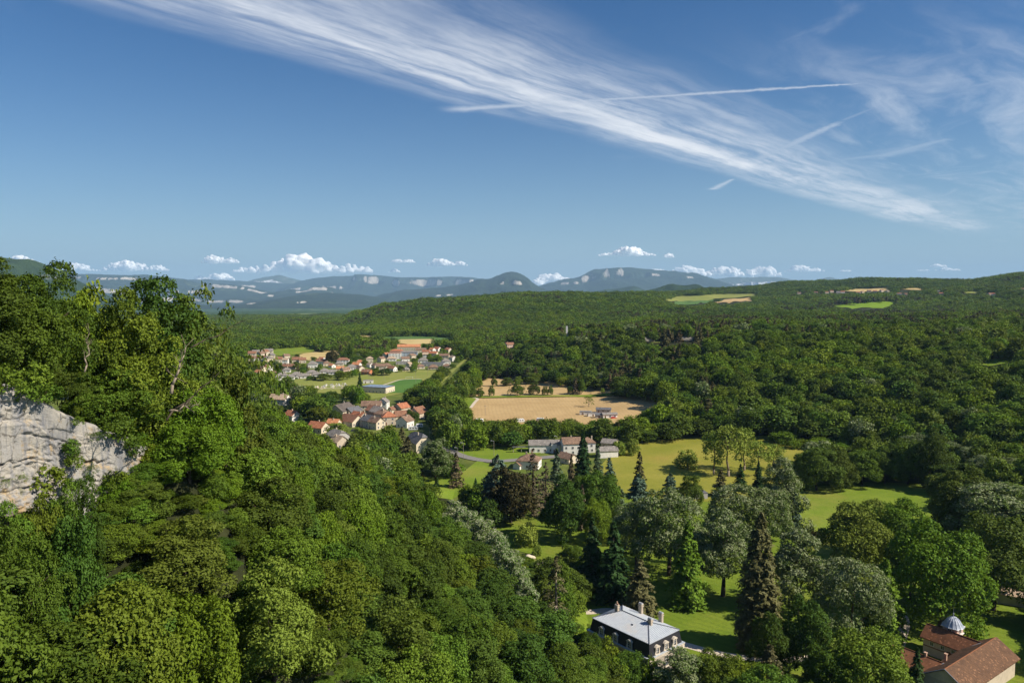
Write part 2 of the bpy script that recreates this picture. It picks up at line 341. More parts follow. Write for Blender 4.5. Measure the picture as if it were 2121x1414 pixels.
mountain('mountain', [(60, 566), (130, 568), (185, 567), (240, 570), (300, 569), (340, 574), (380, 578), (400, 586), (425, 592), (450, 587), (500, 592), (540, 600), (560, 606), (590, 601), (610, 599), (640, 603), (660, 593), (690, 595), (705, 612), (730, 640)], 9000, 2600, 1500,
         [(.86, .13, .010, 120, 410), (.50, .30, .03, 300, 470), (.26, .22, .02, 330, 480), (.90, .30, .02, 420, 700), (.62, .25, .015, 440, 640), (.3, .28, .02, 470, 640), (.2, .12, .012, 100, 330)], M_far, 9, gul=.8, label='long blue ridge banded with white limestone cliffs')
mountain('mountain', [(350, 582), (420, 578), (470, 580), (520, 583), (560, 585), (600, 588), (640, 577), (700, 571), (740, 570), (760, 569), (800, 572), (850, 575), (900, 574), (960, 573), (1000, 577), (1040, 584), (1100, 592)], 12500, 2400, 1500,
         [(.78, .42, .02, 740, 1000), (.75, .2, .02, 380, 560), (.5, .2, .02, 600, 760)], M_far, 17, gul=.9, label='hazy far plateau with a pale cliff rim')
mountain('mountain', [(490, 592), (515, 581), (540, 576), (560, 571), (580, 569), (600, 575), (630, 582), (660, 592)], 13800, 1600, 900, [(.7, .2, .03, 480, 660)], M_snow, 23, label='pale peak with snow patches at the far left')
mountain('hill', [(500, 650), (530, 640), (560, 629), (600, 614), (630, 608), (680, 606), (720, 608), (760, 612), (820, 622), (880, 640), (920, 655)], 6600, 1700, 900, [(.35, .22, .015, 600, 700)], M_far, 31, label='low rounded wooded hill on the far plain')
mountain('mountain', [(730, 632), (780, 612), (830, 601), (870, 598), (920, 595), (960, 588), (980, 582), (995, 576), (1010, 580), (1030, 570), (1055, 562), (1070, 564), (1085, 570), (1110, 590), (1130, 600), (1160, 607), (1200, 615), (1240, 625)], 8000, 1900, 1200,
         [(.62, .18, .02, 1040, 1090), (.5, .1, .012, 800, 960)], M_far, 37, label='blue humped peak in the middle of the horizon')
mountain('mountain', [(1105, 594), (1130, 588), (1160, 580), (1200, 573), (1213, 567), (1223, 559), (1250, 557), (1300, 554), (1340, 557), (1400, 562), (1440, 565), (1470, 574), (1500, 585), (1520, 592), (1570, 606)], 10500, 2600, 1500,
         [(.88, .42, .03, 1195, 1330), (.8, .1, .02, 1330, 1450), (.80, .15, .02, 1120, 1200)], M_far, 43, gul=.8, label='broad flat-topped blue mountain with cliffs on its left shoulder')
mountain('hill', [(1170, 616), (1220, 605), (1270, 598), (1300, 594), (1315, 592), (1330, 600), (1360, 608)], 5700, 700, 500, [(.6, .4, .04, 1230, 1320)], M_near, 47, label='small wooded hill with grey scree below the broad mountain')
mountain('hill', [(1280, 614), (1330, 604), (1360, 596), (1390, 587), (1410, 592), (1440, 588), (1460, 596), (1480, 603), (1530, 614)], 4900, 600, 500, [], M_near, 53, label='green double-topped hill behind the wooded plateau')
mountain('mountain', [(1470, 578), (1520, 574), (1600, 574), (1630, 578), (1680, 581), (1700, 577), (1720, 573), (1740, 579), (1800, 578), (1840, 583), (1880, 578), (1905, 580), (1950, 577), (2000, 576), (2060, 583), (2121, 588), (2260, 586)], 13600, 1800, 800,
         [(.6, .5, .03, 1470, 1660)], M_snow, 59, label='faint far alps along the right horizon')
mountain('hill', [(1470, 604), (1510, 592), (1560, 590), (1600, 588), (1660, 587), (1680, 594), (1740, 606)], 6500, 800, 500, [(.5, .4, .03, 1570, 1630)], M_near, 61, label='low bluish hill with a pale quarry scar')
mountain('hill', [(1780, 592), (1830, 582), (1870, 576), (1900, 580), (1930, 592)], 9000, 900, 500, [], M_far, 67, label='dark blue hill on the right horizon')

M_cloud = bpy.data.materials.new('cumulus'); M_cloud.use_nodes = True; b_ = M_cloud.node_tree.nodes['Principled BSDF']
b_.inputs['Base Color'].default_value = (.97, .97, .96, 1); b_.inputs['Roughness'].default_value = 1.; b_.inputs['Specular IOR Level'].default_value = 0.
b_.inputs['Subsurface Weight'].default_value = 1.; b_.inputs['Subsurface Radius'].default_value = (1, 1, 1); b_.inputs['Subsurface Scale'].default_value = 500.
import bmesh
def ico(sub):
    bm = bmesh.new(); bmesh.ops.create_icosphere(bm, subdivisions=sub, radius=1.)
    V = np.array([v.co[:] for v in bm.verts]); Fc = np.array([[v.index for v in f.verts] for f in bm.faces]); bm.free(); return V, Fc
ICO = {k: ico(k) for k in (1, 2, 3)}
def cloud(x0, x1, yb, yt, label, seed, D=48000.):
    rg = np.random.default_rng(seed); A = px_ray(x0, yb); B = px_ray(x1, yt); k = D / A[1]
    X0, X1, Z0, Z1 = A[0] * k, B[0] * k, CAMZ + A[2] * k, CAMZ + B[2] * D / B[1]; W = X1 - X0; H = Z1 - Z0
    Vs, Fs, off = [], [], 0; ph = rg.uniform(0, 6, 3); puffs = []
    n = int(np.clip(W / H * 5, 8, 34))
    for i in range(n):
        u = (i + rg.uniform(.1, .9)) / n; env = (math.sin(math.pi * min(max(u, .03), .97)) ** .55) * (.42 + .58 * abs(math.sin(math.pi * u * max(1., W / H / 3.2) + ph[0])))
        h = env * H; r = h * rg.uniform(.30, .42); c0 = np.array([X0 + u * W, D + rg.normal() * H * .3, Z0 + r * .6]); puffs.append((c0, r, 2))
        for k in range(int(4 + 9 * env)):
            d_ = unit(rg.normal(size=3) + [0, -.25, .55]); c1 = c0 + d_ * r * np.array([1.35, 1, 1.]) * rg.uniform(.75, 1.1) + [0, 0, max(h - 2.1 * r, 0) * rg.random()]; r1 = r * rg.uniform(.30, .55); puffs.append((c1, r1, 2 if r1 > H * .12 else 1))
            for q in range(3): d2 = unit(rg.normal(size=3) + [0, -.35, .6]); puffs.append((c1 + d2 * r1 * .9, r1 * rg.uniform(.28, .5), 1))
    for i, (c0, r, lv) in enumerate(puffs):
        V_, F_ = ICO[lv]; nz = .72 + .56 * fbm(V_[:, 0] * 2.2 + i * 3.3 + V_[:, 2] * 1.7, V_[:, 1] * 2.2 + V_[:, 2] * 2.1, seed + i % 17, 3, .6)
        P = V_ * nz[:, None] * r * np.array([1.3, 1., .85]) + c0; fl = Z0 + (fbm(P[:, 0] / (H * .35), P[:, 1] / (H * .35), seed, 3) - .5) * H * .3
        P[:, 2] = np.where(P[:, 2] < fl, fl + (P[:, 2] - fl) * .2, P[:, 2]); Vs.append(P); Fs.append(F_ + off); off += len(V_)
    o = link('cumulus_cloud', mesh_np('cumulus_cloud', np.concatenate(Vs), np.concatenate(Fs), M_cloud, smooth=True))
    md = o.modifiers.new('merge', 'REMESH'); md.mode = 'VOXEL'; md.voxel_size = max(H / 22, 14.); md.use_smooth_shade = True
    return tag(o, label, 'cloud', 'small cumulus clouds along the horizon')
for i, c in enumerate([(105, 200, 562, 541, 'small cumulus over the long left ridge, leftmost of that pair'), (195, 352, 562, 534, 'white cumulus bank over the long left ridge beside a smaller puff'), (415, 495, 545, 522, 'rounded white cumulus floating above the wide left cloud bank'),
        (488, 775, 566, 519, 'widest white cumulus bank, above the left ridges'), (400, 488, 582, 558, 'cumulus tucked low behind the left ridge'), (808, 860, 544, 533, 'thin small cumulus left of the crisp mid-sky puff'), (802, 830, 564, 555, 'tiny cumulus puff over the far plateau'),
        (883, 967, 551, 529, 'crisp small cumulus left of the humped peak'), (1240, 1360, 530, 507, 'flat-based cumulus high above the broad mountain'), (1374, 1399, 533, 523, 'tiny puff just right of the flat-based cumulus'),
        (1078, 1225, 590, 562, 'cumulus bank between the humped peak and the broad mountain'), (1325, 1475, 572, 544, 'cumulus row rising behind the broad mountain top'), (1455, 1622, 574, 541, 'towering cumulus right of the broad mountain'),
        (1628, 1704, 563, 544, 'separate cumulus at the right end of the cloud row'), (1738, 1764, 563, 556, 'lone tiny puff right of the cloud row'), (1900, 1926, 562, 556, 'tiny puff above the right hills, leftmost of three'),
        (1928, 1962, 553, 543, 'small flat puff above the right hills, topmost of three'), (1935, 1990, 561, 552, 'small flat puff above the right hills, lowest and widest of three'), (0, 86, 545, 526, 'cumulus peeping over the left edge mountain')]):
    cloud(*c, 100 + i)
mh = bpy.data.materials.new('haze_air'); mh.use_nodes = True; t = NT(mh.node_tree); mh.node_tree.nodes.clear()
pv = t.new('ShaderNodeVolumePrincipled'); pv.inputs['Color'].default_value = (.46, .72, 1., 1); pv.inputs['Density'].default_value = 2.7e-5; pv.inputs['Anisotropy'].default_value = .0
mo = t.new('ShaderNodeOutputMaterial'); t.l.new(pv.outputs[0], mo.inputs['Volume'])
hz = MB().box(-46000, 46000, -80, 43000, -860, 1450).build('haze', mh); tag(hz, kind='stuff')

# ------------------------------------------------------------------ tree prototypes (meshes only)
def leafmat(name, c0, c1, c2, flower=None, trans=.22, hue=.024, val=.7):
    m = bpy.data.materials.new(name); m.use_nodes = True; t = NT(m.node_tree); b = m.node_tree.nodes['Principled BSDF']
    c0, c1, c2 = [tuple(min(x * 1.62, .5) for x in c) for c in (c0, c1, c2)]; v = t.attr('var')[2]; rnd = t.new('ShaderNodeObjectInfo').outputs['Random']
    c = t.mix(v, c0, c1); c = t.mix(t.ss(rnd, .55, 1.), c, t.mix(v, tuple(x * .8 for x in c2), c2))
    hs = t.new('ShaderNodeHueSaturation'); t.put(hs.inputs['Hue'], t.lin(t.m('FRACT', t.m('MULTIPLY', rnd, 7.31)), 0., 1., .5 - hue, .5 + hue * .25))
    t.put(hs.inputs['Value'], t.lin(t.m('FRACT', t.m('MULTIPLY', rnd, 13.7)), 0., 1., 1 - val * .5, 1 + val * .5)); hs.inputs['Saturation'].default_value = 1.
    t.l.new(c, hs.inputs['Color']); c = hs.outputs[0]
    if flower: c = t.mix(t.attr('flo')[2], c, flower)
    t.l.new(c, b.inputs['Base Color']); b.inputs['Roughness'].default_value = .6; b.inputs['Specular IOR Level'].default_value = .10
    tr = t.new('ShaderNodeBsdfTranslucent'); t.l.new(t.mix(.45, c, (.16, .20, .01)), tr.inputs[0]); mx = t.new('ShaderNodeMixShader'); mx.inputs[0].default_value = trans
    t.l.new(b.outputs[0], mx.inputs[1]); t.l.new(tr.outputs[0], mx.inputs[2]); t.l.new(mx.outputs[0], m.node_tree.nodes['Material Output'].inputs[0])
    return m
LM = dict(
    green=leafmat('leaf_green', (.034, .070, .008), (.070, .118, .012), (.085, .125, .012)),
    olive=leafmat('leaf_olive', (.041, .070, .010), (.080, .115, .014), (.09, .12, .016), hue=.010),
    bright=leafmat('leaf_bright', (.050, .100, .007), (.090, .146, .010), (.105, .155, .011), val=.4),
    dark=leafmat('leaf_dark', (.025, .056, .008), (.050, .090, .012), (.06, .092, .012)),
    lime=leafmat('leaf_lime', (.040, .075, .014), (.075, .115, .022), (.075, .115, .03), flower=(.33, .36, .20), hue=.02, val=.25),
    acacia=leafmat('leaf_acacia', (.045, .10, .012), (.085, .15, .022), (.09, .15, .02), flower=(.50, .51, .34), hue=.02, val=.2),
    fir=leafmat('needle_fir', (.012, .034, .010), (.028, .062, .014), (.04, .07, .015), trans=.08, hue=.02, val=.3),
    cedar=leafmat('needle_cedar', (.045, .075, .050), (.09, .13, .095), (.07, .11, .05), trans=.06, hue=.02, val=.3),
    pine=leafmat('needle_pine', (.052, .054, .020), (.090, .084, .034), (.105, .085, .042), trans=.06, hue=.02, val=.3),
    sequoia=leafmat('needle_sequoia', (.052, .056, .018), (.095, .088, .034), (.09, .085, .03), trans=.05, hue=.01, val=.1),
    larch=leafmat('needle_larch', (.06, .11, .010), (.11, .175, .016), (.10, .16, .012), trans=.2, hue=.01, val=.1),
    copper=leafmat('leaf_copper', (.022, .022, .008), (.046, .040, .013), (.02, .012, .01), trans=.1, hue=.01, val=.2),
    dead=leafmat('dead_needle', (.055, .046, .026), (.095, .078, .045), (.08, .066, .04), trans=.05, hue=.01, val=.2),
    poplar=leafmat('leaf_poplar', (.10, .15, .02), (.17, .215, .035), (.16, .2, .03), trans=.22, hue=.015, val=.2))
M_bark = pmat('bark', (.10, .075, .05), (.05, .04, .03), 6., .95, bump=.6, stretch=(3, 3, .6), spec=.1)
M_barkpale = pmat('pale_bark', (.32, .26, .19), (.17, .13, .09), 5., .95, bump=.5, stretch=(3, 3, .6), spec=.1)

def leaves(name, P, N, S, var, flo, mat, rg, asp=1.7):
    n = len(P); N = N / (np.linalg.norm(N, axis=1, keepdims=True) + 1e-9)
    q = rg.normal(size=(n, 3)); tx = q - (q * N).sum(1, keepdims=True) * N; tx /= np.linalg.norm(tx, axis=1, keepdims=True) + 1e-9; ty = np.cross(N, tx)
    S = np.asarray(S)[:, None] if np.ndim(S) else S
    a = tx * S * .5 * asp; b = ty * S * .5; dr = N * S * .16
    V = np.stack([P - a - dr, P - b * .9 + a * .1 + dr, P + a - dr, P + b + a * .05 + dr], 1).reshape(-1, 3)
    return mesh_np(name, V, np.arange(4 * n).reshape(n, 4), mat, dict(var=np.clip(var, 0, 1), flo=np.clip(flo, 0, 1)))
def crown_broad(name, mat, seed, h, r, base=.18, nl=22, ncl=700, lpc=7, leaf=.3, taper=.0, flower=0., fill=.05, lobe=(.24, .39)):
    rg = np.random.default_rng(seed); zc = h * (base + 1) / 2; hz_ = h * (1 - base) / 2
    i = np.arange(nl) + .5; ph = np.arccos(1 - 1.72 * i / nl); th = i * 2.39996 + rg.uniform(0, 6)
    d = np.stack([np.sin(ph) * np.cos(th), np.sin(ph) * np.sin(th), np.cos(ph)], 1) + rg.normal(size=(nl, 3)) * .16
    rad = rg.uniform(.56, .94, (nl, 1)); C = d * rad; C[:, :2] *= (1 - taper * np.clip(C[:, 2:], -1, 1))
    C = C * [r, r, hz_] + [0, 0, zc]; lr = rg.uniform(*lobe, nl) * r
    C = np.vstack([C, [[0, 0, zc], [0, 0, zc + hz_ * .3]]]); lr = np.append(lr, [r * .46, r * .38])
    w_ = lr ** 2; k = rg.choice(len(C), ncl * 2, p=w_ / w_.sum())
    od = unit(C[k] - [0, 0, zc - hz_ * .3]); dd = unit(rg.normal(size=(len(k), 3)) + .75 * od + [0, 0, .25])
    rr_ = rg.uniform(.82, 1.1, (len(k), 1)) ** 1.; P = C[k] + dd * lr[k][:, None] * rr_ * [1, 1, .85]
    depth = np.full(len(P), 9.)
    for j in range(len(C)):
        e = np.linalg.norm((P - C[j]) / [1, 1, .85], axis=1) / lr[j]; depth = np.where(k == j, depth, np.minimum(depth, e))
    keep = (depth > .86) | (rg.random(len(P)) < fill); P, dd, k = P[keep][:ncl], dd[keep][:ncl], k[keep][:ncl]
    nc = len(P); cv = rg.random(nc) * .6 + .25 * (rg.random(len(C))[k])
    tw = unit(dd + rg.normal(size=(nc, 3)) * .5)
    L = np.repeat(np.arange(nc), lpc); Q = P[L] + rg.normal(size=(len(L), 3)) * leaf * .85 + tw[L] * (rg.random((len(L), 1)) * leaf * 1.6)
    N = unit(dd[L] * .8 + [0, 0, .35] + rg.normal(size=(len(L), 3)) * .55)
    fl = np.zeros(len(L))
    if flower: fl = ((rg.random(nc) < flower) * np.clip(dd[:, 2] * .6 + .55, .05, 1))[L] * rg.uniform(.45, 1., len(L))
    return leaves(name, Q, N, leaf * rg.uniform(.7, 1.3, len(L)), cv[L] + rg.random(len(L)) * .25, fl, mat, rg)
def crown_cone(name, mat, seed, h, r, nwh=26, nbr=8, per=14, leaf=.35, droop=.25, base=.08, prof=.9, gap=0., width=.28, up=0., bulge=0.):
    rg = np.random.default_rng(seed); P, N, var, S = [], [], [], []
    for wv in np.linspace(0, 1, nwh):
        z0 = h * (base + (1 - base) * wv); R0 = r * ((1 - wv) ** prof * (1 - bulge) + bulge * math.sin(math.pi * min(1, .12 + wv * .88)) ** .7) + .12
        nb = max(4, int(nbr * (1 - wv * .55)))
        for b in range(nb):
            if rg.random() < gap: continue
            th = rg.uniform(0, 2 * math.pi); L = R0 * rg.uniform(.65, 1.12); m_ = max(3, int(per * (.35 + .65 * L / r)))
            s_ = rg.uniform(.12, 1, m_) ** .7; lat = rg.normal(size=m_) * width * L * .5 * (1.1 - s_ * .7)
            zz = z0 + rg.normal() * h * .012 + up * L * s_ - droop * L * s_ ** 1.7 + rg.normal(size=m_) * leaf * .35
            ct, st = math.cos(th), math.sin(th)
            P.append(np.stack([s_ * L * ct - lat * st, s_ * L * st + lat * ct, zz], 1))
            nn_ = np.tile([ct * .5, st * .5, .85], (m_, 1)) + rg.normal(size=(m_, 3)) * .38; N.append(nn_)
            var.append(np.full(m_, rg.random() * .5) + s_ * .4 * rg.random(m_)); S.append(leaf * rg.uniform(.7, 1.35, m_))
    P = np.concatenate(P); P[:, 2] = np.minimum(P[:, 2], h)
    return leaves(name, P, np.concatenate(N), np.concatenate(S), np.concatenate(var), np.zeros(len(P)), mat, rg, asp=2.2)
def trunk_mesh(name, seed, h, r, base, mat, limbs=7, cone=False, rad=None):
    rg = np.random.default_rng(seed); mb = MB(); R0 = rad or (.022 * h + .06); top = h * (.96 if cone else .62)
    pts = [np.array([0, 0, -1.5])]; 
    for q in (.2, .5, 1.): pts.append(np.array([rg.normal() * .012 * h * (not cone), rg.normal() * .012 * h * (not cone), top * q]))
    rs = [R0 * 1.25, R0 * .9, R0 * .62, R0 * .12 if cone else R0 * .3]
    for a, b, r0, r1 in zip(pts[:-1], pts[1:], rs[:-1], rs[1:]): mb.tube(a, b, r0, r1, 7)
    if not cone:
        for i in range(limbs):
            q = rg.uniform(.35, .95); a = pts[2] * (1 - q) + pts[3] * q if q > .5 else pts[1] * (1 - q) + pts[2] * q; th = i * 2.4 + rg.uniform(-.4, .4)
            e = np.array([math.cos(th) * r * .62, math.sin(th) * r * .62, a[2] + h * rg.uniform(.08, .28)]); mid = (a + e) / 2 + [0, 0, h * .03]
            mb.tube(a, mid, R0 * .36, R0 * .24, 5); mb.tube(mid, e, R0 * .24, R0 * .07, 5)
    else:
        for i in range(limbs * 2):
            z = h * rg.uniform(max(base, .05), .8); L = r * (1 - z / h) * .8; th = i * 2.4
            mb.tube((0, 0, z), (math.cos(th) * L, math.sin(th) * L, z - L * .12), R0 * .16, R0 * .04, 4)
    return mb.mesh(name, mat, smooth=True)
PROTO = {}   # key -> (crown mesh, trunk mesh, height, crown radius)
def proto(key, crown, trunk, h, r): PROTO[key] = (crown, trunk, h, r)
SHAPES = [(12, 4.6, .14, 32, .10), (13, 4.2, .12, 34, .25), (10.5, 4.8, .10, 28, .05), (12.5, 3.7, .16, 30, .30), (11, 4.3, .10, 36, .15)]
for tier, (ncl, lpc, leaf) in dict(a=(2300, 8, .20), b=(1300, 7, .29), c=(420, 4, .58)).items():
    for k, (h, r, bs, nl, tp) in enumerate(SHAPES):
        mats = {'a': ('green', 'olive', 'bright', 'dark', 'green'), 'b': ('green', 'olive', 'bright', 'dark', 'green'), 'c': ('green', 'olive', 'bright', 'dark', 'green')}[tier]
        nm = 'crown_%s%d' % (tier, k)
        cm = crown_broad(nm, LM[mats[k]], 10 + k * 7 + ord(tier), h, r, bs, nl if tier != 'c' else 16, ncl, lpc, leaf, tp)
        proto((tier, k), cm, trunk_mesh('trunk_%s%d' % (tier, k), 5 + k, h, r, bs, M_bark, 7 if tier != 'c' else 3), h, r)
for k in range(5):
    h, r, bs, nl, tp = SHAPES[k]
    proto(('d', k), crown_broad('crown_d%d' % k, LM[('green', 'olive', 'dark', 'green', 'bright')[k]], 300 + k, h, r * 1.1, .05, 10, 90, 3, 1.2, tp), None, h, r)
proto(('d', 5), crown_cone('crown_d5', LM['pine'], 333, 12, 3.2, 9, 6, 5, 1.3, .2), None, 12, 3.2)
proto(('c', 5), crown_cone('crown_c5', LM['pine'], 334, 13, 3.4, 20, 8, 9, .65, .2, gap=.1), None, 13, 3.4)
proto(('c', 6), crown_broad('crown_c6', LM['lime'], 335, 12, 4.6, .08, 16, 420, 4, .58, .1, flower=.6), None, 12, 4.6)

# ------------------------------------------------------------------ fields, lawns, roads
KV = []                                                     # outlines (in the photograph) that no scattered tree may cover
def sheet(name, poly, mat, off=.08, step=10., kv=None, label=None):
    P = ray_T([p[0] for p in poly], [p[1] for p in poly]); me = bpy.data.meshes.new(name)
    bm = bmesh.new(); bm.faces.new([bm.verts.new((p[0], p[1], 0)) for p in P])
    lo, hi = P.min(0), P.max(0); d = np.hypot(*P[:, :2].mean(0)); step = max(step, d / 60)
    for ax in (0, 1):
        for v in np.arange(lo[ax] + step, hi[ax], step):
            co = [0, 0, 0]; no = [0, 0, 0]; co[ax] = v; no[ax] = 1
            bmesh.ops.bisect_plane(bm, geom=bm.verts[:] + bm.edges[:] + bm.faces[:], plane_co=co, plane_no=no)
    for v in bm.verts: v.co.z = float(T(v.co.x, v.co.y)) + off + .0004 * d
    bmesh.ops.recalc_face_normals(bm, faces=bm.faces)
    for f in bm.faces:
        if f.normal.z < 0: f.normal_flip()
    bm.to_mesh(me); bm.free(); me.materials.append(mat); o = link(name, me); tag(o, label, kind='structure')
    if kv is not False: KV.append(kv or poly)
    return o
def grassmat(name, c0, c1, c2, sc_=.06, rows=None):
    m = bpy.data.materials.new(name); m.use_nodes = True; t = NT(m.node_tree); b = m.node_tree.nodes['Principled BSDF']; p = t.pos()
    c = t.mix(t.ss(t.noise(p, sc_, 6, .65), .36, .64), c0, c1); c = t.mix(t.ss(t.noise(p, sc_ * .35, 5, .6), .50, .70), c, c2)
    c = t.mix(t.m('MULTIPLY', t.ss(t.noise(p, .9, 6, .7), .35, .7), .35), c, tuple(v * .55 for v in c0))
    if rows:
        ang, per, k = rows; s = t.sep(p); u = t.m('ADD', t.m('MULTIPLY', s[0], math.cos(ang)), t.m('MULTIPLY', s[1], math.sin(ang)))
        u = t.m('ADD', u, t.m('MULTIPLY', t.noise(p, .05, 3), per * 1.5))
        c = t.mix(t.m('MULTIPLY', t.ss(t.m('SINE', t.m('MULTIPLY', u, 2 * math.pi / per)), -.2, .9), k), c, tuple(v * .6 for v in c0))
    t.l.new(c, b.inputs['Base Color']); b.inputs['Roughness'].default_value = .9; b.inputs['Specular IOR Level'].default_value = .1
    t.l.new(t.bump(t.noise(p, 1.5, 5, .7), .5, .3), b.inputs['Normal']); return m
M_lawn = grassmat('lawn', (.13, .195, .018), (.175, .23, .024), (.20, .21, .035), .09, rows=(.9, 2.6, .22))
M_mead = grassmat('meadow', (.145, .215, .020), (.20, .255, .030), (.26, .24, .05), .035)
M_dry = grassmat('dry_meadow', (.215, .22, .028), (.29, .265, .045), (.33, .24, .055), .03)
M_pale = grassmat('pale_meadow', (.21, .24, .05), (.27, .27, .07), (.23, .25, .05), .02)
M_soil = grassmat('ploughed_soil', (.45, .305, .14), (.52, .36, .17), (.42, .28, .125), .05, rows=(.06, 3.0, .16))
M_soil2 = grassmat('stubble', (.47, .325, .15), (.54, .38, .18), (.45, .30, .125), .05, rows=(1.3, 3., .2))
M_pitch = grassmat('pitch_turf', (.075, .165, .03), (.095, .19, .035), (.10, .19, .04), .05)
M_crop = grassmat('green_crop', (.085, .16, .04), (.105, .18, .045), (.12, .18, .05), .01)
M_vivid = grassmat('vivid_crop', (.17, .27, .015), (.20, .30, .02), (.2, .29, .02), .01)
M_wheat = grassmat('wheat', (.48, .36, .15), (.56, .43, .19), (.5, .36, .15), .01)
M_gravel = pmat('gravel', (.62, .53, .42), (.48, .40, .31), 3., .95, bump=.4, coord='pos')
M_asph = pmat('asphalt', (.24, .22, .20), (.17, .16, .15), 1.5, .9, coord='pos')
sheet('lawn', [(1165, 1330), (1168, 1240), (1150, 1190), (1100, 1150), (1040, 1130), (1020, 1075), (1120, 1040), (1300, 1030), (1480, 1020), (1650, 1030), (1720, 1090), (1880, 1130), (2050, 1200), (2160, 1300), (2160, 1440), (1250, 1440)], M_lawn, .05, kv=False, label='mown park lawn round the slate-roofed mansion')
for q in ([(1048, 1092), (1100, 1082), (1150, 1083), (1150, 1120), (1140, 1150), (1105, 1152), (1060, 1128)], [(1370, 1262), (1440, 1240), (1520, 1195), (1530, 1190), (1535, 1330), (1500, 1352), (1412, 1322), (1400, 1300)],
          [(1205, 1245), (1245, 1245), (1250, 1262), (1215, 1290), (1205, 1285)], [(1868, 1275), (1895, 1268), (1915, 1300), (1890, 1335), (1870, 1330)]): KV.append(q)
sheet('field', [(970, 880), (975, 848), (986, 827), (1100, 824), (1200, 824), (1352, 822), (1366, 838), (1345, 872), (1290, 884), (1190, 886), (1100, 888), (1000, 886)], M_soil, .12, kv=[(978, 860), (978, 848), (988, 828), (1100, 826), (1200, 826), (1350, 824), (1358, 838), (1330, 852), (1285, 862), (1190, 864), (1100, 867), (1000, 864)], label='large tan ploughed field, nearest of three')
sheet('field', [(950, 823), (960, 803), (1000, 800), (1110, 789), (1150, 792), (1180, 796), (1270, 804), (1278, 816), (1190, 820), (1100, 820), (1000, 823)], M_soil2, .12, kv=[(972, 819), (990, 803), (1110, 792), (1140, 794), (1170, 800), (1210, 804), (1268, 806), (1268, 814), (1190, 819), (1100, 819)], label='middle tan field beyond the hedge of trees')
sheet('field', [(978, 800), (990, 784), (1050, 779), (1092, 777), (1098, 790), (1055, 797)], M_soil2, .12, kv=[(995, 794), (998, 786), (1050, 782), (1080, 780), (1082, 788), (1050, 793)], label='smallest tan field, farthest of three')
sheet('verge', [(930, 870), (950, 825), (986, 822), (986, 832), (970, 858), (972, 882)], M_mead, .04, kv=False, label='grass verge beside the tan fields')
sheet('meadow', [(560, 812), (585, 792), (640, 784), (700, 783), (770, 776), (860, 767), (912, 769), (895, 792), (850, 812), (760, 830), (640, 815)], M_pale, .05, kv=[(590, 797), (640, 789), (700, 786), (770, 779), (860, 770), (905, 771), (885, 782), (850, 784), (770, 790), (700, 799), (640, 797)], label='pale village meadow between houses and cemetery')
sheet('football_pitch', [(770, 815), (826, 788), (873, 786), (880, 800), (850, 815)], M_pitch, .22, kv=[(800, 801), (828, 789), (871, 787), (862, 796), (830, 806)], label='dark green football pitch beside the pale meadow')
sheet('meadow', [(900, 918), (960, 923), (1060, 927), (1110, 930), (1120, 940), (1075, 955), (1040, 962), (1000, 958), (960, 948), (925, 932)], M_mead, .05, kv=[(925, 920), (960, 926), (1060, 930), (1085, 933), (1060, 948), (1000, 950), (960, 944)], label='green meadow inside the road bend by the farm')
sheet('meadow', [(1225, 985), (1260, 948), (1310, 917), (1400, 908), (1480, 904), (1590, 903), (1672, 935), (1665, 1010), (1560, 1040), (1400, 1040), (1280, 1030)], M_dry, .05, kv=[(1275, 960), (1310, 925), (1400, 912), (1480, 908), (1565, 906), (1600, 912), (1664, 936), (1650, 962), (1600, 985), (1560, 970), (1500, 985), (1440, 1000), (1390, 985), (1340, 975)], label='large yellowing meadow right of the farm')
sheet('meadow', [(1640, 1020), (1700, 1008), (1800, 997), (1900, 1003), (1960, 1040), (1960, 1110), (1850, 1150), (1700, 1150), (1640, 1120)], M_mead, .05, kv=[(1662, 1020), (1700, 1012), (1800, 1001), (1900, 1008), (1925, 1030), (1900, 1070), (1800, 1060), (1740, 1070), (1720, 1095), (1665, 1085)], label='green meadow clearing walled in by dark trees')
sheet('meadow', [(840, 1010), (820, 985), (880, 978), (950, 985), (990, 955), (1020, 965), (1010, 1000), (960, 1020), (900, 1030)], M_mead, .1, kv=[(855, 985), (900, 985), (960, 990), (990, 968), (1000, 985), (960, 1008), (900, 1003)], label='small green slope meadow left of the dark cedars')
sheet('field', [(530, 724), (650, 714), (650, 730), (590, 738), (540, 734)], M_mead, .1, 30, kv=[(545, 724), (648, 717), (640, 728), (590, 731), (550, 731)], label='green field behind the far village')
sheet('field', [(610, 738), (640, 730), (700, 722), (712, 736), (640, 748)], M_wheat, .1, 30, kv=[(620, 736), (650, 730), (698, 725), (703, 733), (650, 738)], label='pale straw field behind the far village')
sheet('field', [(780, 703), (775, 695), (860, 693), (960, 698), (960, 706), (880, 706)], M_crop, .1, 40, kv=[(785, 697), (860, 695), (940, 699), (930, 702), (860, 701), (800, 700)], label='dark green crop strip beyond the far village')
sheet('field', [(815, 710), (830, 704), (900, 703), (905, 712), (850, 715)], M_wheat, .3, 40, kv=[(825, 707), (840, 704), (892, 704), (895, 709), (850, 709)], label='straw yellow strip below the dark green crop')
sheet('field', [(680, 697), (690, 694), (770, 693), (785, 697), (740, 700)], M_wheat, .3, 40, kv=[(690, 696), (770, 694), (780, 697)], label='thin straw strip among the far woods')
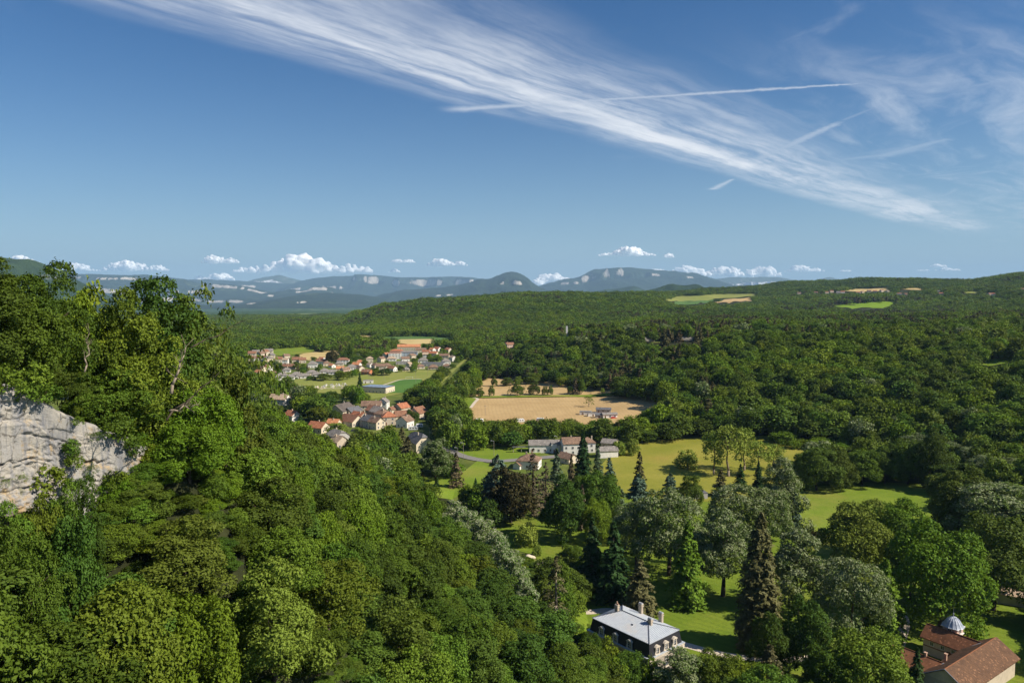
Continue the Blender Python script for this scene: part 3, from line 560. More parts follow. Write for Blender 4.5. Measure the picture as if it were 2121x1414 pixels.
for poly, m_, lb in (([(1725, 634), (1760, 629), (1852, 624), (1850, 632), (1830, 640), (1765, 641)], M_vivid, 'vivid green field on the right hillside'), ([(1372, 622), (1400, 614), (1490, 609), (1570, 608), (1560, 614), (1480, 620), (1410, 625)], M_pale, 'pale field strip on the wooded plateau'),
        ([(1395, 632), (1410, 622), (1450, 618), (1480, 622), (1445, 632)], M_crop, 'green field corner on the wooded plateau'), ([(1480, 627), (1500, 621), (1555, 617), (1560, 624), (1510, 630)], M_soil2, 'tan field on the wooded plateau'),
        ([(1745, 604), (1765, 599), (1835, 596), (1850, 602), (1800, 606)], M_wheat, 'straw field above the hill village'), ([(1860, 601), (1880, 597), (1908, 596), (1912, 602)], M_wheat, 'small straw field near the hilltop'), ([(1985, 607), (2010, 603), (2030, 604), (2020, 609)], M_pale, 'little pale clearing at far right'),
        ([(2020, 756), (2060, 744), (2095, 742), (2100, 750), (2050, 760)], M_mead, 'bright clearing on the right wooded slope'), ([(1340, 707), (1460, 704), (1465, 709), (1345, 712)], M_pale, 'thin grassy shelf on the wooded scarp')):
    sheet('field', poly, m_, .3, 40, label=lb)
def ribbon(name, pts, wd, mat, off, label, kv=True):
    P = np.array([ray_T(*p)[0][:2] for p in pts]); Q = []
    for a, b in zip(P[:-1], P[1:]):
        for k in np.linspace(0, 1, 9)[:-1]: Q.append(a * (1 - k) + b * k)
    Q = np.array(Q + [P[-1]]); 
    for _ in range(6): Q[1:-1] = (Q[:-2] + Q[2:] + 2 * Q[1:-1]) / 4
    d = np.gradient(Q, axis=0); d /= np.linalg.norm(d, axis=1, keepdims=True); nrm = np.stack([-d[:, 1], d[:, 0]], 1); jit = 1 + .12 * (fbm(np.arange(len(Q)) * .7, np.zeros(len(Q)), 3, 3)[:, None] - .5)
    Lf, Rt = Q + nrm * wd / 2 * jit, Q - nrm * wd / 2 * jit; V = np.empty((2 * len(Q), 3)); V[0::2, :2] = Lf; V[1::2, :2] = Rt; V[:, 2] = T(V[:, 0], V[:, 1]) + off + .0003 * np.hypot(V[:, 0], V[:, 1])
    i = np.arange(len(Q) - 1) * 2; o = link(name, mesh_np(name, V, np.stack([i, i + 1, i + 3, i + 2], -1), mat)); tag(o, label, kind='structure')
    if kv:
        for a, b in zip(pts[:-1], pts[1:]): KV.append([(a[0], a[1] - 2), (b[0], b[1] - 2), (b[0], b[1] + 2), (a[0], a[1] + 2)])
ribbon('driveway', [(1195, 1270), (1225, 1271), (1262, 1266), (1290, 1275)], 3.2, M_gravel, .12, 'white gravel drive behind the mansion')
ribbon('driveway', [(1395, 1330), (1430, 1340), (1480, 1355), (1540, 1364), (1600, 1368), (1700, 1366)], 3.0, M_gravel, .12, 'white gravel drive curving right of the mansion')
ribbon('driveway', [(1862, 1345), (1868, 1318), (1876, 1296), (1868, 1270)], 2.6, M_gravel, .12, 'pale wheel tracks beside the tiled barn', kv=False)
ribbon('road', [(905, 918), (925, 932), (950, 944), (985, 952), (1020, 958), (1060, 955), (1110, 950), (1160, 946)], 6.5, M_asph, .2, 'grey road bending past the farm')
ribbon('path', [(975, 846), (984, 834), (992, 826), (960, 822)], 2.6, M_gravel, .2, 'pale path at the left corner of the tan field')
ribbon('path', [(640, 806), (770, 806), (800, 797), (829, 787), (873, 785.5)], 2.2, M_gravel, .3, 'pale path along the football pitch', kv=False)
ribbon('verge', [(955, 824), (1000, 823.5), (1100, 822), (1190, 821.5), (1260, 818), (1360, 820)], 9., M_mead, .34, 'grass strip between the two larger tan fields', kv=False)
ribbon('track', [(905, 800), (925, 780), (945, 762), (965, 745), (978, 735)], 5., M_pale, .4, 'straight grassy clearing along the old railway')
KV.append([(918, 783), (945, 757), (978, 733), (982, 738), (950, 766), (925, 788)])

# ------------------------------------------------------------------ houses
WALL = {k: pmat('wall_' + k, c, tuple(v * .86 for v in c), .8, .9, bump=.15) for k, c in dict(white=(.78, .74, .68), cream=(.66, .56, .42), beige=(.55, .46, .35), stone=(.40, .34, .26), grey=(.42, .40, .38), pink=(.62, .45, .36), yellow=(.62, .50, .26), orange=(.60, .22, .10), blue=(.36, .42, .48)).items()}
def tilemat(name, c, c2, per=.35, seam=False):
    m = bpy.data.materials.new(name); m.use_nodes = True; t = NT(m.node_tree); b = m.node_tree.nodes['Principled BSDF']; v = t.obj()
    cc = t.mix(t.ss(t.noise(v, 1.1, 6, .75), .35, .65), c, c2); cc = t.mix(t.m('MULTIPLY', t.ss(t.noise(v, .35, 4), .48, .7), .6), cc, tuple(x * .55 for x in c)); cc = t.mix(t.m('MULTIPLY', t.ss(t.noise(v, 5., 3, .8), .62, .75), .5), cc, tuple(min(1, x * 1.5) for x in c2))
    vo = t.new('ShaderNodeTexVoronoi'); t.put(vo.inputs['Vector'], v); vo.inputs['Scale'].default_value = 2.6; vr = t.sep(vo.outputs['Color'])[0]
    cc = t.mix(t.m('MULTIPLY', vr, .38), cc, tuple(x * .45 for x in c)); cc = t.mix(t.m('MULTIPLY', t.ss(vr, .90, .96), .55), cc, tuple(min(1, x * 2.1) for x in c2)); t.l.new(cc, b.inputs['Base Color']); b.inputs['Roughness'].default_value = .8; b.inputs['Specular IOR Level'].default_value = .25
    s = t.sep(v); w_ = t.m('FRACT', t.m('DIVIDE', s[2], per * .6)); t.l.new(t.bump(w_, .5, .06), b.inputs['Normal']); return m
ROOF = {k: tilemat('roof_' + k, *c) for k, c in dict(red=((.36, .13, .065), (.46, .19, .10)), orange=((.52, .20, .09), (.60, .27, .13)), brown=((.20, .125, .085), (.27, .17, .115)), rust=((.29, .125, .07), (.24, .14, .09)), grey=((.22, .195, .175), (.28, .25, .22)), slate=((.115, .115, .125), (.16, .155, .16)), tan=((.42, .30, .20), (.48, .36, .26)), dark=((.10, .085, .075), (.15, .12, .10))).items()}
M_glass = pmat('window_glass', (.03, .035, .045), (.05, .055, .07), .5, .15, spec=.6)
M_frame = pmat('white_paint', (.74, .72, .68), (.66, .64, .6), 2., .6)
M_shut = pmat('shutter_paint', (.24, .12, .07), (.18, .09, .05), 2., .7)
M_brick = pmat('chimney_brick', (.42, .20, .12), (.52, .40, .30), 5., .9)
M_redp = pmat('red_paint', (.42, .07, .04), (.34, .06, .035), 1., .6)
def window_mesh(name, ww, hh, frame=M_frame, bars=1):
    mb = MB(); f = .09; mb.box(-ww / 2, ww / 2, -.03, .02, 0, hh, 1)
    for a in ((-ww / 2 - f, -ww / 2, 0, hh), (ww / 2, ww / 2 + f, 0, hh), (-ww / 2 - f, ww / 2 + f, hh, hh + f), (-ww / 2 - f - .05, ww / 2 + f + .05, -f, 0)): mb.box(a[0], a[1], -.10, .03, a[2], a[3], 0)
    for i in range(bars): mb.box(-.025 + 0, .025, -.05, .0, 0, hh, 0)
    return mb.mesh(name, frame, M_glass)
W_std = window_mesh('window', 1.0, 1.3); W_small = window_mesh('small_window', .8, .9)
def door_mesh(): return MB().box(-.5, .5, -.05, .02, 0, 2.05, 0).box(-.6, -.5, -.08, .03, 0, 2.15, 1).box(.5, .6, -.08, .03, 0, 2.15, 1).mesh('door', M_shut, M_frame)
D_std = door_mesh()
def roof_pts(kind, L, W, h, rise, o):
    a, b = L / 2 + o, W / 2 + o; dz = rise * o / (W / 2); e = h - dz; rz_ = h + rise
    if kind == 'hip': k = max(L / 2 - W / 2 * .95, .3); return [[(-a, -b, e), (a, -b, e), (k, 0, rz_), (-k, 0, rz_)], [(a, b, e), (-a, b, e), (-k, 0, rz_), (k, 0, rz_)], [(a, -b, e), (a, b, e), (k, 0, rz_)], [(-a, b, e), (-a, -b, e), (-k, 0, rz_)]]
    if kind == 'half':
        q = .38; zc = h + rise * (1 - q); bc = W / 2 * q; k = L / 2 - W * .16
        return [[(-a, -b, e), (a, -b, e), (a, -bc, zc), (k, 0, rz_), (-k, 0, rz_), (-a, -bc, zc)], [(a, b, e), (-a, b, e), (-a, bc, zc), (-k, 0, rz_), (k, 0, rz_), (a, bc, zc)], [(a, -bc, zc), (a, bc, zc), (k, 0, rz_)], [(-a, bc, zc), (-a, -bc, zc), (-k, 0, rz_)]]
    if kind == 'flat': return [[(-a, -b, h + .2), (a, -b, h + .2), (a, b, h + .35), (-a, b, h + .35)]]
    if kind == 'shed': return [[(-a, -b, h), (a, -b, h), (a, b, h + rise), (-a, b, h + rise)]]
    return [[(-a, -b, e), (a, -b, e), (a, 0, rz_), (-a, 0, rz_)], [(a, b, e), (-a, b, e), (-a, 0, rz_), (a, 0, rz_)]]
HOUSES = []
def house(px, py, L, W, h, rot, kind='gable', roof='brown', wall='white', rise=None, name='house', label='', group=None, cat='house', chim=1, wins=True, door=True, floors=1, z=None, seed=0, kvs=.8, kv=True):
    rg = random.Random(seed * 7 + int(px * 3 + py)); P = ray_T(px, py)[0] if z is None else G(px, py, z); rise = rise if rise is not None else W * .28
    e = link(name, None, None, P, R(rot)); tag(e, label, cat, group)
    mb = MB(); a, b = L / 2, W / 2; hw = h - .02
    for q in ([(-a, -b), (a, -b)], [(a, b), (-a, b)]): mb.poly([(q[0][0], q[0][1], -1), (q[1][0], q[1][1], -1), (q[1][0], q[1][1], hw), (q[0][0], q[0][1], hw)])
    for s_ in (1, -1):
        pts = [(s_ * a, -s_ * b, -1), (s_ * a, s_ * b, -1), (s_ * a, s_ * b, hw)]
        if kind == 'gable': pts.append((s_ * a, 0, hw + rise - .05))
        if kind == 'half': pts += [(s_ * a, s_ * W * .18, hw + rise * .6), (s_ * a, -s_ * W * .18, hw + rise * .6)]
        if kind == 'shed': pts = [(s_ * a, -s_ * b, -1), (s_ * a, s_ * b, -1), (s_ * a, s_ * b, hw + (rise if s_ > 0 else 0)), (s_ * a, -s_ * b, hw + (0 if s_ > 0 else rise))]; mb.poly(pts); continue
        mb.poly(pts + [(s_ * a, -s_ * b, hw)])
    if kind == 'shed': mb.poly([(a, b - .02, hw), (-a, b - .02, hw), (-a, b - .02, hw + rise), (a, b - .02, hw + rise)])
    mb.build('wall', WALL[wall], e)
    rb = MB(); o = .1 if kind == 'flat' else .45
    for pts in roof_pts(kind, L, W, h, rise, o): rb.prism(pts, (0, 0, .2))
    rf = rb.build('roof', ROOF[roof] if isinstance(roof, str) else roof, e)
    for i in range(chim):
        cx = rg.uniform(-.35, .35) * L; cy = rg.choice((-1, 1)) * W * .12; zt = h + rise + rg.uniform(.4, .9)
        MB().box(cx - .32, cx + .32, cy - .28, cy + .28, h + rise * .3, zt).box(cx - .4, cx + .4, cy - .36, cy + .36, zt, zt + .14).build('chimney', M_brick if i % 2 else WALL['beige'], rf)
    if wins:
        for side in range(4):
            ln = L if side % 2 == 0 else W; n = max(1, int(ln / 3.6)); ang = side * math.pi / 2
            off = (W if side % 2 == 0 else L) / 2 + .03
            for fl in range(floors):
                for i in range(n):
                    u = (i + .5) / n * ln - ln / 2 + rg.uniform(-.3, .3); zz = .9 + fl * 2.7
                    if zz + 1.3 > h: continue
                    isd = door and fl == 0 and i == 0 and side == 0
                    c, s2 = math.cos(ang - math.pi / 2 + math.pi / 2), math.sin(ang)
                    x, y = u * math.cos(ang) + off * math.sin(ang), u * math.sin(ang) - off * math.cos(ang)
                    link('door' if isd else 'window', D_std if isd else W_std, e, (x, y, 0 if isd else zz), ang)
    if kv:
        ca, sa = math.cos(R(rot)), math.sin(R(rot)); pts = []
        for x, y, zq in [(i * a, j * b, k) for i in (-1, 1) for j in (-1, 1) for k in (h * .25, h)] + [(-a * .8, 0, h + rise), (a * .8, 0, h + rise)]:
            X, Y, _ = proj(P[0] + x * ca - y * sa, P[1] + x * sa + y * ca, P[2] + zq); pts.append((X, Y))
        pts = np.array(pts); c = pts.mean(0); lo = c + (pts.min(0) - c) * kvs; hi = c + (pts.max(0) - c) * kvs
        KV.append([(lo[0], lo[1]), (hi[0], lo[1]), (hi[0], hi[1]), (lo[0], hi[1])])
    HOUSES.append((P[0], P[1], max(L, W) * .6)); return e
HAM = 'old houses of the hamlet'
for i, (px, py, L, W, h, rot, kd, rf, wl, fl, nm, lb) in enumerate([
    (709, 862, 17, 13, 4.8, 68, 'gable', 'dark', 'cream', 1, 'barn', 'dark-roofed barn with cream gable, leftmost of the tight hamlet cluster'),
    (731, 862, 12, 8, 4, 60, 'gable', 'slate', 'stone', 1, 'house', 'slate-roofed stone house right behind the cream barn gable'),
    (728, 880, 15, 11, 3.6, -38, 'gable', 'rust', 'cream', 1, 'barn', 'long rust-red roof sloping to the front, left of the hamlet'),
    (744, 877, 11, 11, 4.4, -38, 'gable', 'red', 'stone', 1, 'house', 'red striped roof joined to the right end of the long rust roof'),
    (766, 885, 10, 9, 5, -40, 'gable', 'slate', 'grey', 2, 'house', 'dark slate house at the front of the hamlet'),
    (780, 888, 9, 8, 5, -40, 'gable', 'brown', 'cream', 2, 'house', 'brown-roofed cream house at the front, beside the slate one'),
    (770, 853, 15, 9, 5.5, 2, 'gable', 'brown', 'cream', 2, 'house', 'wide brown roof at the back of the hamlet'),
    (794, 848, 7, 8, 6, 80, 'gable', 'grey', 'white', 2, 'house', 'white house with grey roof at the back right of the hamlet'),
    (776, 868, 10, 9, 7, -35, 'gable', 'rust', 'stone', 2, 'house', 'rust-roofed end of the tall stone terrace'),
    (784, 871, 9, 9.4, 6.6, -35, 'gable', 'grey', 'stone', 2, 'house', 'grey-roofed middle of the tall stone terrace'),
    (793, 876, 9, 9, 6.8, -35, 'hip', 'brown', 'beige', 2, 'house', 'brown hipped front end of the tall stone terrace'),
    (805, 879, 9.5, 8.5, 6, 18, 'hip', 'red', 'beige', 2, 'house', 'beige house under a bright red hipped roof'),
    (832, 853, 10, 9, 3.8, 55, 'gable', 'red', 'beige', 1, 'house', 'beige gable with red roof at the back right'),
    (815, 855, 6, 5, 3, 40, 'gable', 'rust', 'cream', 1, 'house', 'small rusty roof between hedges at the back'),
    (836, 869, 13, 9, 3.2, 20, 'gable', 'rust', 'cream', 1, 'house', 'low rust-brown roof behind clipped round trees'),
    (866, 865, 11, 11, 4.2, 60, 'gable', 'rust', 'beige', 1, 'house', 'steep beige gable half red half dark, rightmost of the hamlet'),
    (839, 884, 9, 9, 4.6, 65, 'gable', 'brown', 'white', 2, 'house', 'white house with brown roof beside the white caravan'),
    (700, 917, 11, 10, 4.6, -42, 'half', 'grey', 'grey', 1, 'house', 'grey hipped roof sunk among trees below the hamlet'),
    (703, 927, 8, 9, 4, -42, 'gable', 'tan', 'beige', 1, 'house', 'taupe roof joined below the grey hipped one'),
    (660, 896, 12, 9, 3.8, -25, 'gable', 'red', 'cream', 1, 'house', 'red tiled roof above the bright green slope'),
    (692, 884, 8, 7, 3, -15, 'gable', 'orange', 'cream', 1, 'house', 'small orange roof behind the pale willow'),
    (606, 872, 9, 8, 4.6, -35, 'gable', 'red', 'white', 2, 'house', 'white villa with red roof, standing alone left of the hamlet'),
    (580, 838, 15, 10, 5, -12, 'gable', 'tan', 'white', 2, 'house', 'white building with pale tan roof at the edge of the cliff trees')]):
    house(px, py, L, W, h, rot, kd, rf, wl, floors=fl, name=nm, label=lb, cat=nm, group=HAM if i < 17 else 'houses round the hamlet', seed=i, rise=W * (.36 if kd == 'gable' else .34), kvs=.86)
house(868, 934, 13, 11.5, 5.6, -52, 'half', 'slate', 'cream', floors=1, name='barn', label='big slate half-hipped barn with blank cream gable', cat='barn', rise=5.0, chim=1, wins=False, kvs=.9)
# farm
FG = 'farm buildings by the road bend'
house(1127, 936, 18, 8.5, 4.6, 3, 'gable', 'grey', 'white', rise=2.2, name='barn', label='long grey-roofed white barn at the left of the farm', cat='barn', group=FG, chim=0, kvs=.9)
house(1183, 940, 11, 9, 6.6, 8, 'gable', 'brown', 'white', rise=2.9, label='tall white farmhouse with brown roof and red doors', group=FG, floors=2, kvs=.9)
house(1216, 936, 8, 8, 6, 8, 'hip', 'brown', 'white', rise=2.4, label='white hipped wing at the right of the farmhouse', group=FG, floors=2)
house(1147, 938, 3.4, 4.5, 5.4, 3, 'flat', 'grey', 'white', name='shed', label='small flat-roofed white block between barn and farmhouse', cat='shed', group=FG, chim=0)
house(1263, 926, 8.5, 8, 3.2, -25, 'gable', 'grey', 'beige', rise=1.9, name='shed', label='grey-roofed shed behind the white one, right of the farm', cat='shed', group=FG, chim=0)
house(1257, 946, 11, 7, 4, 12, 'gable', 'grey', 'white', rise=1.8, name='shed', label='white shed with grey roof beside the yellow meadow', cat='shed', group=FG, chim=0, wins=False)
house(1096, 969, 11.5, 10, 4.6, -14, 'hip', 'brown', 'white', rise=2.6, label='white hipped bungalow in front of the farm behind bare conifers', group=FG, chim=2, kvs=.7)
house(1074, 972, 4.5, 4, 2.4, 60, 'gable', 'brown', 'white', rise=1.5, name='shed', label='tiny white gabled shed left of the hipped bungalow', cat='shed', group=FG, chim=0, wins=False)
house(1176, 957, 10, 8, 2.8, -50, 'gable', 'brown', 'cream', rise=2.2, name='garage', label='low brown-roofed garage below the farmhouse', cat='garage', group=FG, chim=0)
e = link('pergola', None, None, G(1080, 937)); tag(e, 'long grey beam canopy on posts left of the farm barn', 'pergola'); ang = R(4)
MB().box(-5.4, 5.4, -.8, .8, 3.2, 3.55).build('roof', ROOF['slate'], e); e.rotation_euler[2] = ang
for x in (-4.8, 0., 4.8): MB().box(x - .15, x + .15, -.15, .15, -.2, 3.2).build('post', WALL['beige'], e)
KV.append([(1063, 920), (1098, 918), (1098, 936), (1063, 938)])
house(1585 - 137, 1031, 6, 5, 2.6, 10, 'flat', 'slate', 'grey', name='pool_house', label='low dark flat-roofed pavilion behind the blossoming limes', cat='pavilion', chim=0, kvs=.6)
# ------------------------------------------------------------------ the far village
ORD = 'first second third fourth fifth sixth seventh eighth ninth tenth eleventh twelfth thirteenth fourteenth fifteenth sixteenth seventeenth eighteenth nineteenth twentieth'.split()
def village(row, group, items, ox=510., oy=680., sc_=4.713, phr='house'):
    items = sorted(items, key=lambda q: q[0])
    for i, (cx, cy, L, W, h, rot, kd, rf, wl) in enumerate(items):
        fl = 1 if h < 4.4 else (2 if h < 7 else 3)
        lb = '%s house with %s %s roof, %s from left in %s' % (wl, rf, {'hip': 'hipped', 'gable': 'gabled', 'flat': 'flat', 'half': 'half-hipped'}[kd], ORD[i], row)
        house(ox + cx / sc_, oy + cy / sc_, L * .88, W * .86, h * .95, rot, kd, rf, wl, floors=fl, label=lb, group=group, seed=i, kvs=.56, rise=W * .29, chim=1)
VG = 'houses of the far village'
village('village meadow row', VG, [(300, 505, 11, 9, 3, 15, 'hip', 'grey', 'white'), (350, 482, 13, 9, 3, 12, 'hip', 'grey', 'white'), (425, 498, 11, 9, 2.8, 10, 'hip', 'grey', 'white'), (490, 475, 13, 10, 3, 8, 'hip', 'grey', 'white'), (560, 488, 13, 8, 3, 12, 'gable', 'grey', 'white'),
    (640, 455, 12, 9, 3.2, 10, 'hip', 'grey', 'cream'), (685, 470, 11, 8, 2.8, 10, 'hip', 'grey', 'white'), (765, 442, 12, 9, 3, 10, 'hip', 'grey', 'white'), (838, 450, 14, 9, 3, 5, 'hip', 'grey', 'white'), (965, 430, 11, 8, 3.6, 50, 'gable', 'brown', 'pink'),
    (1180, 448, 12, 9, 3.4, -20, 'gable', 'rust', 'orange'), (1425, 422, 11, 9, 3.8, -30, 'gable', 'rust', 'white'), (1560, 422, 9, 7, 2.6, 5, 'hip', 'grey', 'cream'), (1700, 395, 11, 8, 3.2, 20, 'hip', 'brown', 'cream'), (1825, 402, 13, 10, 2.8, 5, 'hip', 'brown', 'beige')])
village('second village row', VG, [(125, 455, 10, 8, 3.5, -40, 'gable', 'orange', 'cream'), (165, 432, 9, 9, 4.4, -40, 'gable', 'brown', 'cream'), (212, 425, 10, 9, 5.6, -42, 'gable', 'red', 'white'), (265, 462, 9, 7, 3.4, 10, 'hip', 'brown', 'yellow'), (390, 398, 9, 9, 4, -15, 'gable', 'rust', 'beige'), (440, 400, 9, 9, 4, -15, 'gable', 'rust', 'beige'),
    (395, 430, 10, 8, 3, 10, 'hip', 'grey', 'white'), (648, 385, 13, 12, 5, 10, 'hip', 'grey', 'white'), (785, 365, 10, 8, 3.6, 20, 'hip', 'brown', 'cream'), (838, 385, 8, 7, 3, -40, 'gable', 'orange', 'white'), (910, 368, 11, 9, 3.4, 10, 'hip', 'grey', 'cream'), (918, 412, 10, 8, 3, 10, 'gable', 'orange', 'cream'),
    (1030, 405, 13, 9, 3.6, 15, 'hip', 'grey', 'white'), (1115, 412, 9, 8, 3.8, -50, 'gable', 'brown', 'cream'), (1215, 382, 9, 8, 3.8, -50, 'gable', 'tan', 'white'), (1262, 392, 9, 8, 4, -48, 'gable', 'brown', 'cream'), (1318, 402, 14, 10, 4.2, 8, 'gable', 'brown', 'beige'), (1378, 392, 11, 9, 3.8, 15, 'hip', 'brown', 'cream'), (1590, 392, 7, 7, 5.4, 60, 'gable', 'tan', 'cream')])
village('third village row', VG, [(60, 322, 11, 9, 4.4, 10, 'gable', 'rust', 'cream'), (110, 318, 10, 9, 4.4, 15, 'gable', 'brown', 'white'), (155, 322, 12, 9, 5, 8, 'gable', 'rust', 'white'), (215, 325, 12, 10, 5, 30, 'hip', 'grey', 'cream'), (322, 335, 10, 9, 5, 12, 'gable', 'rust', 'cream'), (385, 345, 8, 7, 5.6, 0, 'gable', 'tan', 'white'), (500, 335, 14, 10, 4.4, 10, 'gable', 'rust', 'cream'), (548, 338, 10, 9, 4.4, 20, 'gable', 'rust', 'beige'),
    (735, 352, 14, 9, 4.4, -8, 'gable', 'rust', 'white'), (740, 320, 9, 7, 3.4, -30, 'gable', 'red', 'white'), (948, 350, 17, 9, 6.2, 4, 'hip', 'rust', 'white'), (1080, 380, 11, 9, 3.6, -20, 'gable', 'orange', 'white'), (1108, 352, 10, 8, 3.4, 10, 'hip', 'red', 'cream'), (1205, 330, 10, 8, 5, 10, 'hip', 'tan', 'cream'), (1318, 330, 10, 8, 5, 60, 'gable', 'brown', 'cream'), (1418, 318, 14, 9, 3.8, 5, 'hip', 'tan', 'white'), (1552, 325, 12, 9, 4.2, 20, 'gable', 'brown', 'white'), (1725, 335, 14, 10, 3.4, 5, 'hip', 'grey', 'white')])
village('old left back row', VG, [(60, 285, 12, 10, 6.5, 10, 'gable', 'rust', 'cream'), (110, 278, 15, 11, 6.8, 8, 'gable', 'grey', 'stone'), (150, 288, 12, 10, 6.8, 60, 'gable', 'brown', 'cream'), (185, 270, 10, 9, 6.5, 55, 'gable', 'rust', 'cream'), (225, 262, 12, 10, 6.5, 12, 'gable', 'grey', 'cream'), (248, 292, 11, 9, 5.4, 20, 'hip', 'grey', 'cream'), (392, 300, 9, 8, 4.6, 40, 'gable', 'brown', 'cream'), (1365, 292, 8, 8, 6, 55, 'gable', 'red', 'cream')])
village('right village quarter', VG, [(1705, 240, 18, 10, 5, 8, 'gable', 'brown', 'cream'), (1760, 258, 13, 9, 4.6, -20, 'gable', 'red', 'white'), (1752, 295, 9, 9, 6, 0, 'gable', 'tan', 'white'), (1828, 272, 13, 9, 4.8, -15, 'gable', 'red', 'cream'), (1868, 225, 12, 9, 4.6, -40, 'gable', 'red', 'white'), (1818, 228, 9, 8, 4, -40, 'gable', 'orange', 'white'), (1975, 238, 10, 9, 4.8, -45, 'gable', 'red', 'cream'),
    (1935, 292, 15, 9, 3.6, -5, 'gable', 'brown', 'cream'), (1950, 352, 13, 10, 4.8, 10, 'hip', 'grey', 'white'), (2015, 318, 9, 8, 5, -50, 'gable', 'tan', 'white'), (1620, 295, 10, 9, 4.4, 50, 'gable', 'brown', 'cream'), (1955, 388, 10, 7, 2.8, 0, 'hip', 'brown', 'cream')])
def P5(cx, cy): return 510 + cx / 4.713, 680 + cy / 4.713
house(*P5(1452, 300), 17, 12, 8.2, 6, 'flat', 'red', 'white', floors=3, name='apartment_block', label='white three-storey block below the red-roofed one in the far village', cat='apartments', chim=0, rise=2.2)
house(*P5(1472, 252), 20, 11, 5, 6, 'hip', 'red', 'grey', floors=1, name='school', label='wide red-roofed grey hall left of the pale blue block', cat='school', chim=0, rise=2.4)
house(*P5(1590, 290), 24, 11, 8.6, 5, 'hip', 'grey', 'blue', floors=3, name='apartment_block', label='long pale blue block with grey roof, largest in the far village', cat='apartments', chim=1, rise=2.)
house(*P5(1590, 205), 36, 16, 4.6, 4, 'gable', 'orange', 'cream', floors=1, name='hall', label='long orange-roofed hall at the back of the far village', cat='hall', chim=0, rise=3.6)
house(*P5(1825, 368), 28, 14, 3.4, -4, 'flat', 'slate', 'grey', floors=1, name='workshop', label='long dark flat-roofed workshop at the right of the village', cat='workshop', chim=0, rise=.4)
house(*P5(1530, 352), 17, 10, 3, 4, 'flat', 'grey', 'grey', floors=1, name='workshop', label='low grey flat roof in the middle of the village', cat='workshop', chim=0, rise=.4)
# sports ground
e = house(783, 812, 26, 17, 5.2, -20, 'flat', 'slate', 'cream', floors=1, name='sports_hall', label='sports hall with wide panelled blue-grey roof beside the pitch', cat='sports hall', chim=0, kvs=.9)
M_panel = pmat('solar_panel', (.20, .24, .30), (.26, .30, .36), .3, .25, spec=.6)
pm = MB().box(-1.9, 1.9, -3.6, 3.6, 0, .14).mesh('panel', M_panel)
for i in range(6):
    for j in range(2): link('roof_panel', pm, e, (-10.4 + i * 4.16, -4. + j * 8., 5.64))
house(*P5(1190, 540), 10, 4.5, 3, 5, 'flat', 'grey', 'white', floors=1, name='changing_room', label='small white changing hut at the left of the pitch', cat='hut', chim=0, kvs=.95)
M_white = pmat('white_metal', (.78, .78, .76), (.7, .7, .68), 2., .5)
M_pole = pmat('weathered_pole', (.36, .31, .26), (.26, .22, .18), 3., .9)
def goal(px, py, rz, lb):
    e = link('football_goal', None, None, ray_T(px, py)[0], rz); tag(e, lb, 'goal', 'football goals')
    for x in (-3.66, 3.66): MB().tube((x, 0, 0), (x, 0, 2.44), .09).build('goal_post', M_white, e)
    MB().tube((-3.7, 0, 2.44), (3.7, 0, 2.44), .09).build('crossbar', M_white, e)
goal(*P5(1592, 500), R(3), 'white football goal at the far end of the pitch')
def pole(px, py, h, lb, head=True, grp='street lamps and poles'):
    e = link('lamp_post' if head else 'utility_pole', None, None, ray_T(px, py)[0]); tag(e, lb, 'lamp post' if head else 'pole', grp)
    MB().tube((0, 0, -.3), (0, 0, h), .13, .08, 7).build('mast', M_pole, e)
    if head: MB().tube((0, 0, h - .05), (-1.1, 0, h + .15), .05, .05, 5).box(-1.7, -1.0, -.14, .14, h + .08, h + .26).build('lamp_head', M_white, e)
    else: MB().box(-.9, .9, -.07, .07, h - .6, h - .45).build('crossarm', M_pole, e)
for a in ((1023, 946, 9, 'street lamp standing in the green meadow left of the farm'), (960, 950, 9, 'street lamp on the inner side of the road bend'), (948, 962, 9, 'street lamp below the road bend'), (1154, 940, 10, 'tall lamp post against the farmhouse gable')): pole(*a)
for cx, cy, lb in ((1200, 545, 'floodlight mast left of the pitch'), (1345, 510, 'floodlight mast at the far left corner of the pitch'), (1655, 535, 'floodlight mast at the right of the pitch'), (1773, 470, 'floodlight mast in the pale meadow beyond the pitch')): pole(*P5(cx, cy), 13, lb, True, 'floodlight masts')
for px, py, lb in ((795, 897, 'wooden utility pole in front of the hamlet'), (890, 910, 'utility pole beside the slate barn'), (1005, 862, 'utility pole at the left edge of the tan field')): pole(px, py, 8, lb, False, 'wooden utility poles')
# cemetery
rg = random.Random(5); gs = [MB().box(-.5, .5, -.16, .16, 0, 1.1).box(-.6, .6, -1.0, .9, -.1, .28).mesh('gravestone', WALL[c]) for c in ('white', 'grey', 'cream')]
for i in range(70):
    u = rg.random(); cx = 640 + u * 340; cy = 592 - u * 34 + rg.uniform(-14, 14)
    g = link('gravestone', gs[i % 3], None, ray_T(*P5(cx, cy))[0], rg.choice((0, 1.57)) + .2, rg.uniform(.9, 1.6)); tag(g, 'pale stone grave in the cemetery below the village meadow', 'gravestone', 'gravestones of the village cemetery')
KV.append([P5(650, 560), P5(980, 535), P5(985, 560), P5(700, 600)])
tag(MB().box(-16, 16, -.2, .2, 0, 1.5).build('cemetery_wall', WALL['stone']), 'low stone wall along the village cemetery', 'wall'); COL.objects['cemetery_wall'].location = ray_T(*P5(1090, 585))[0]; COL.objects['cemetery_wall'].rotation_euler = (0, 0, .3)
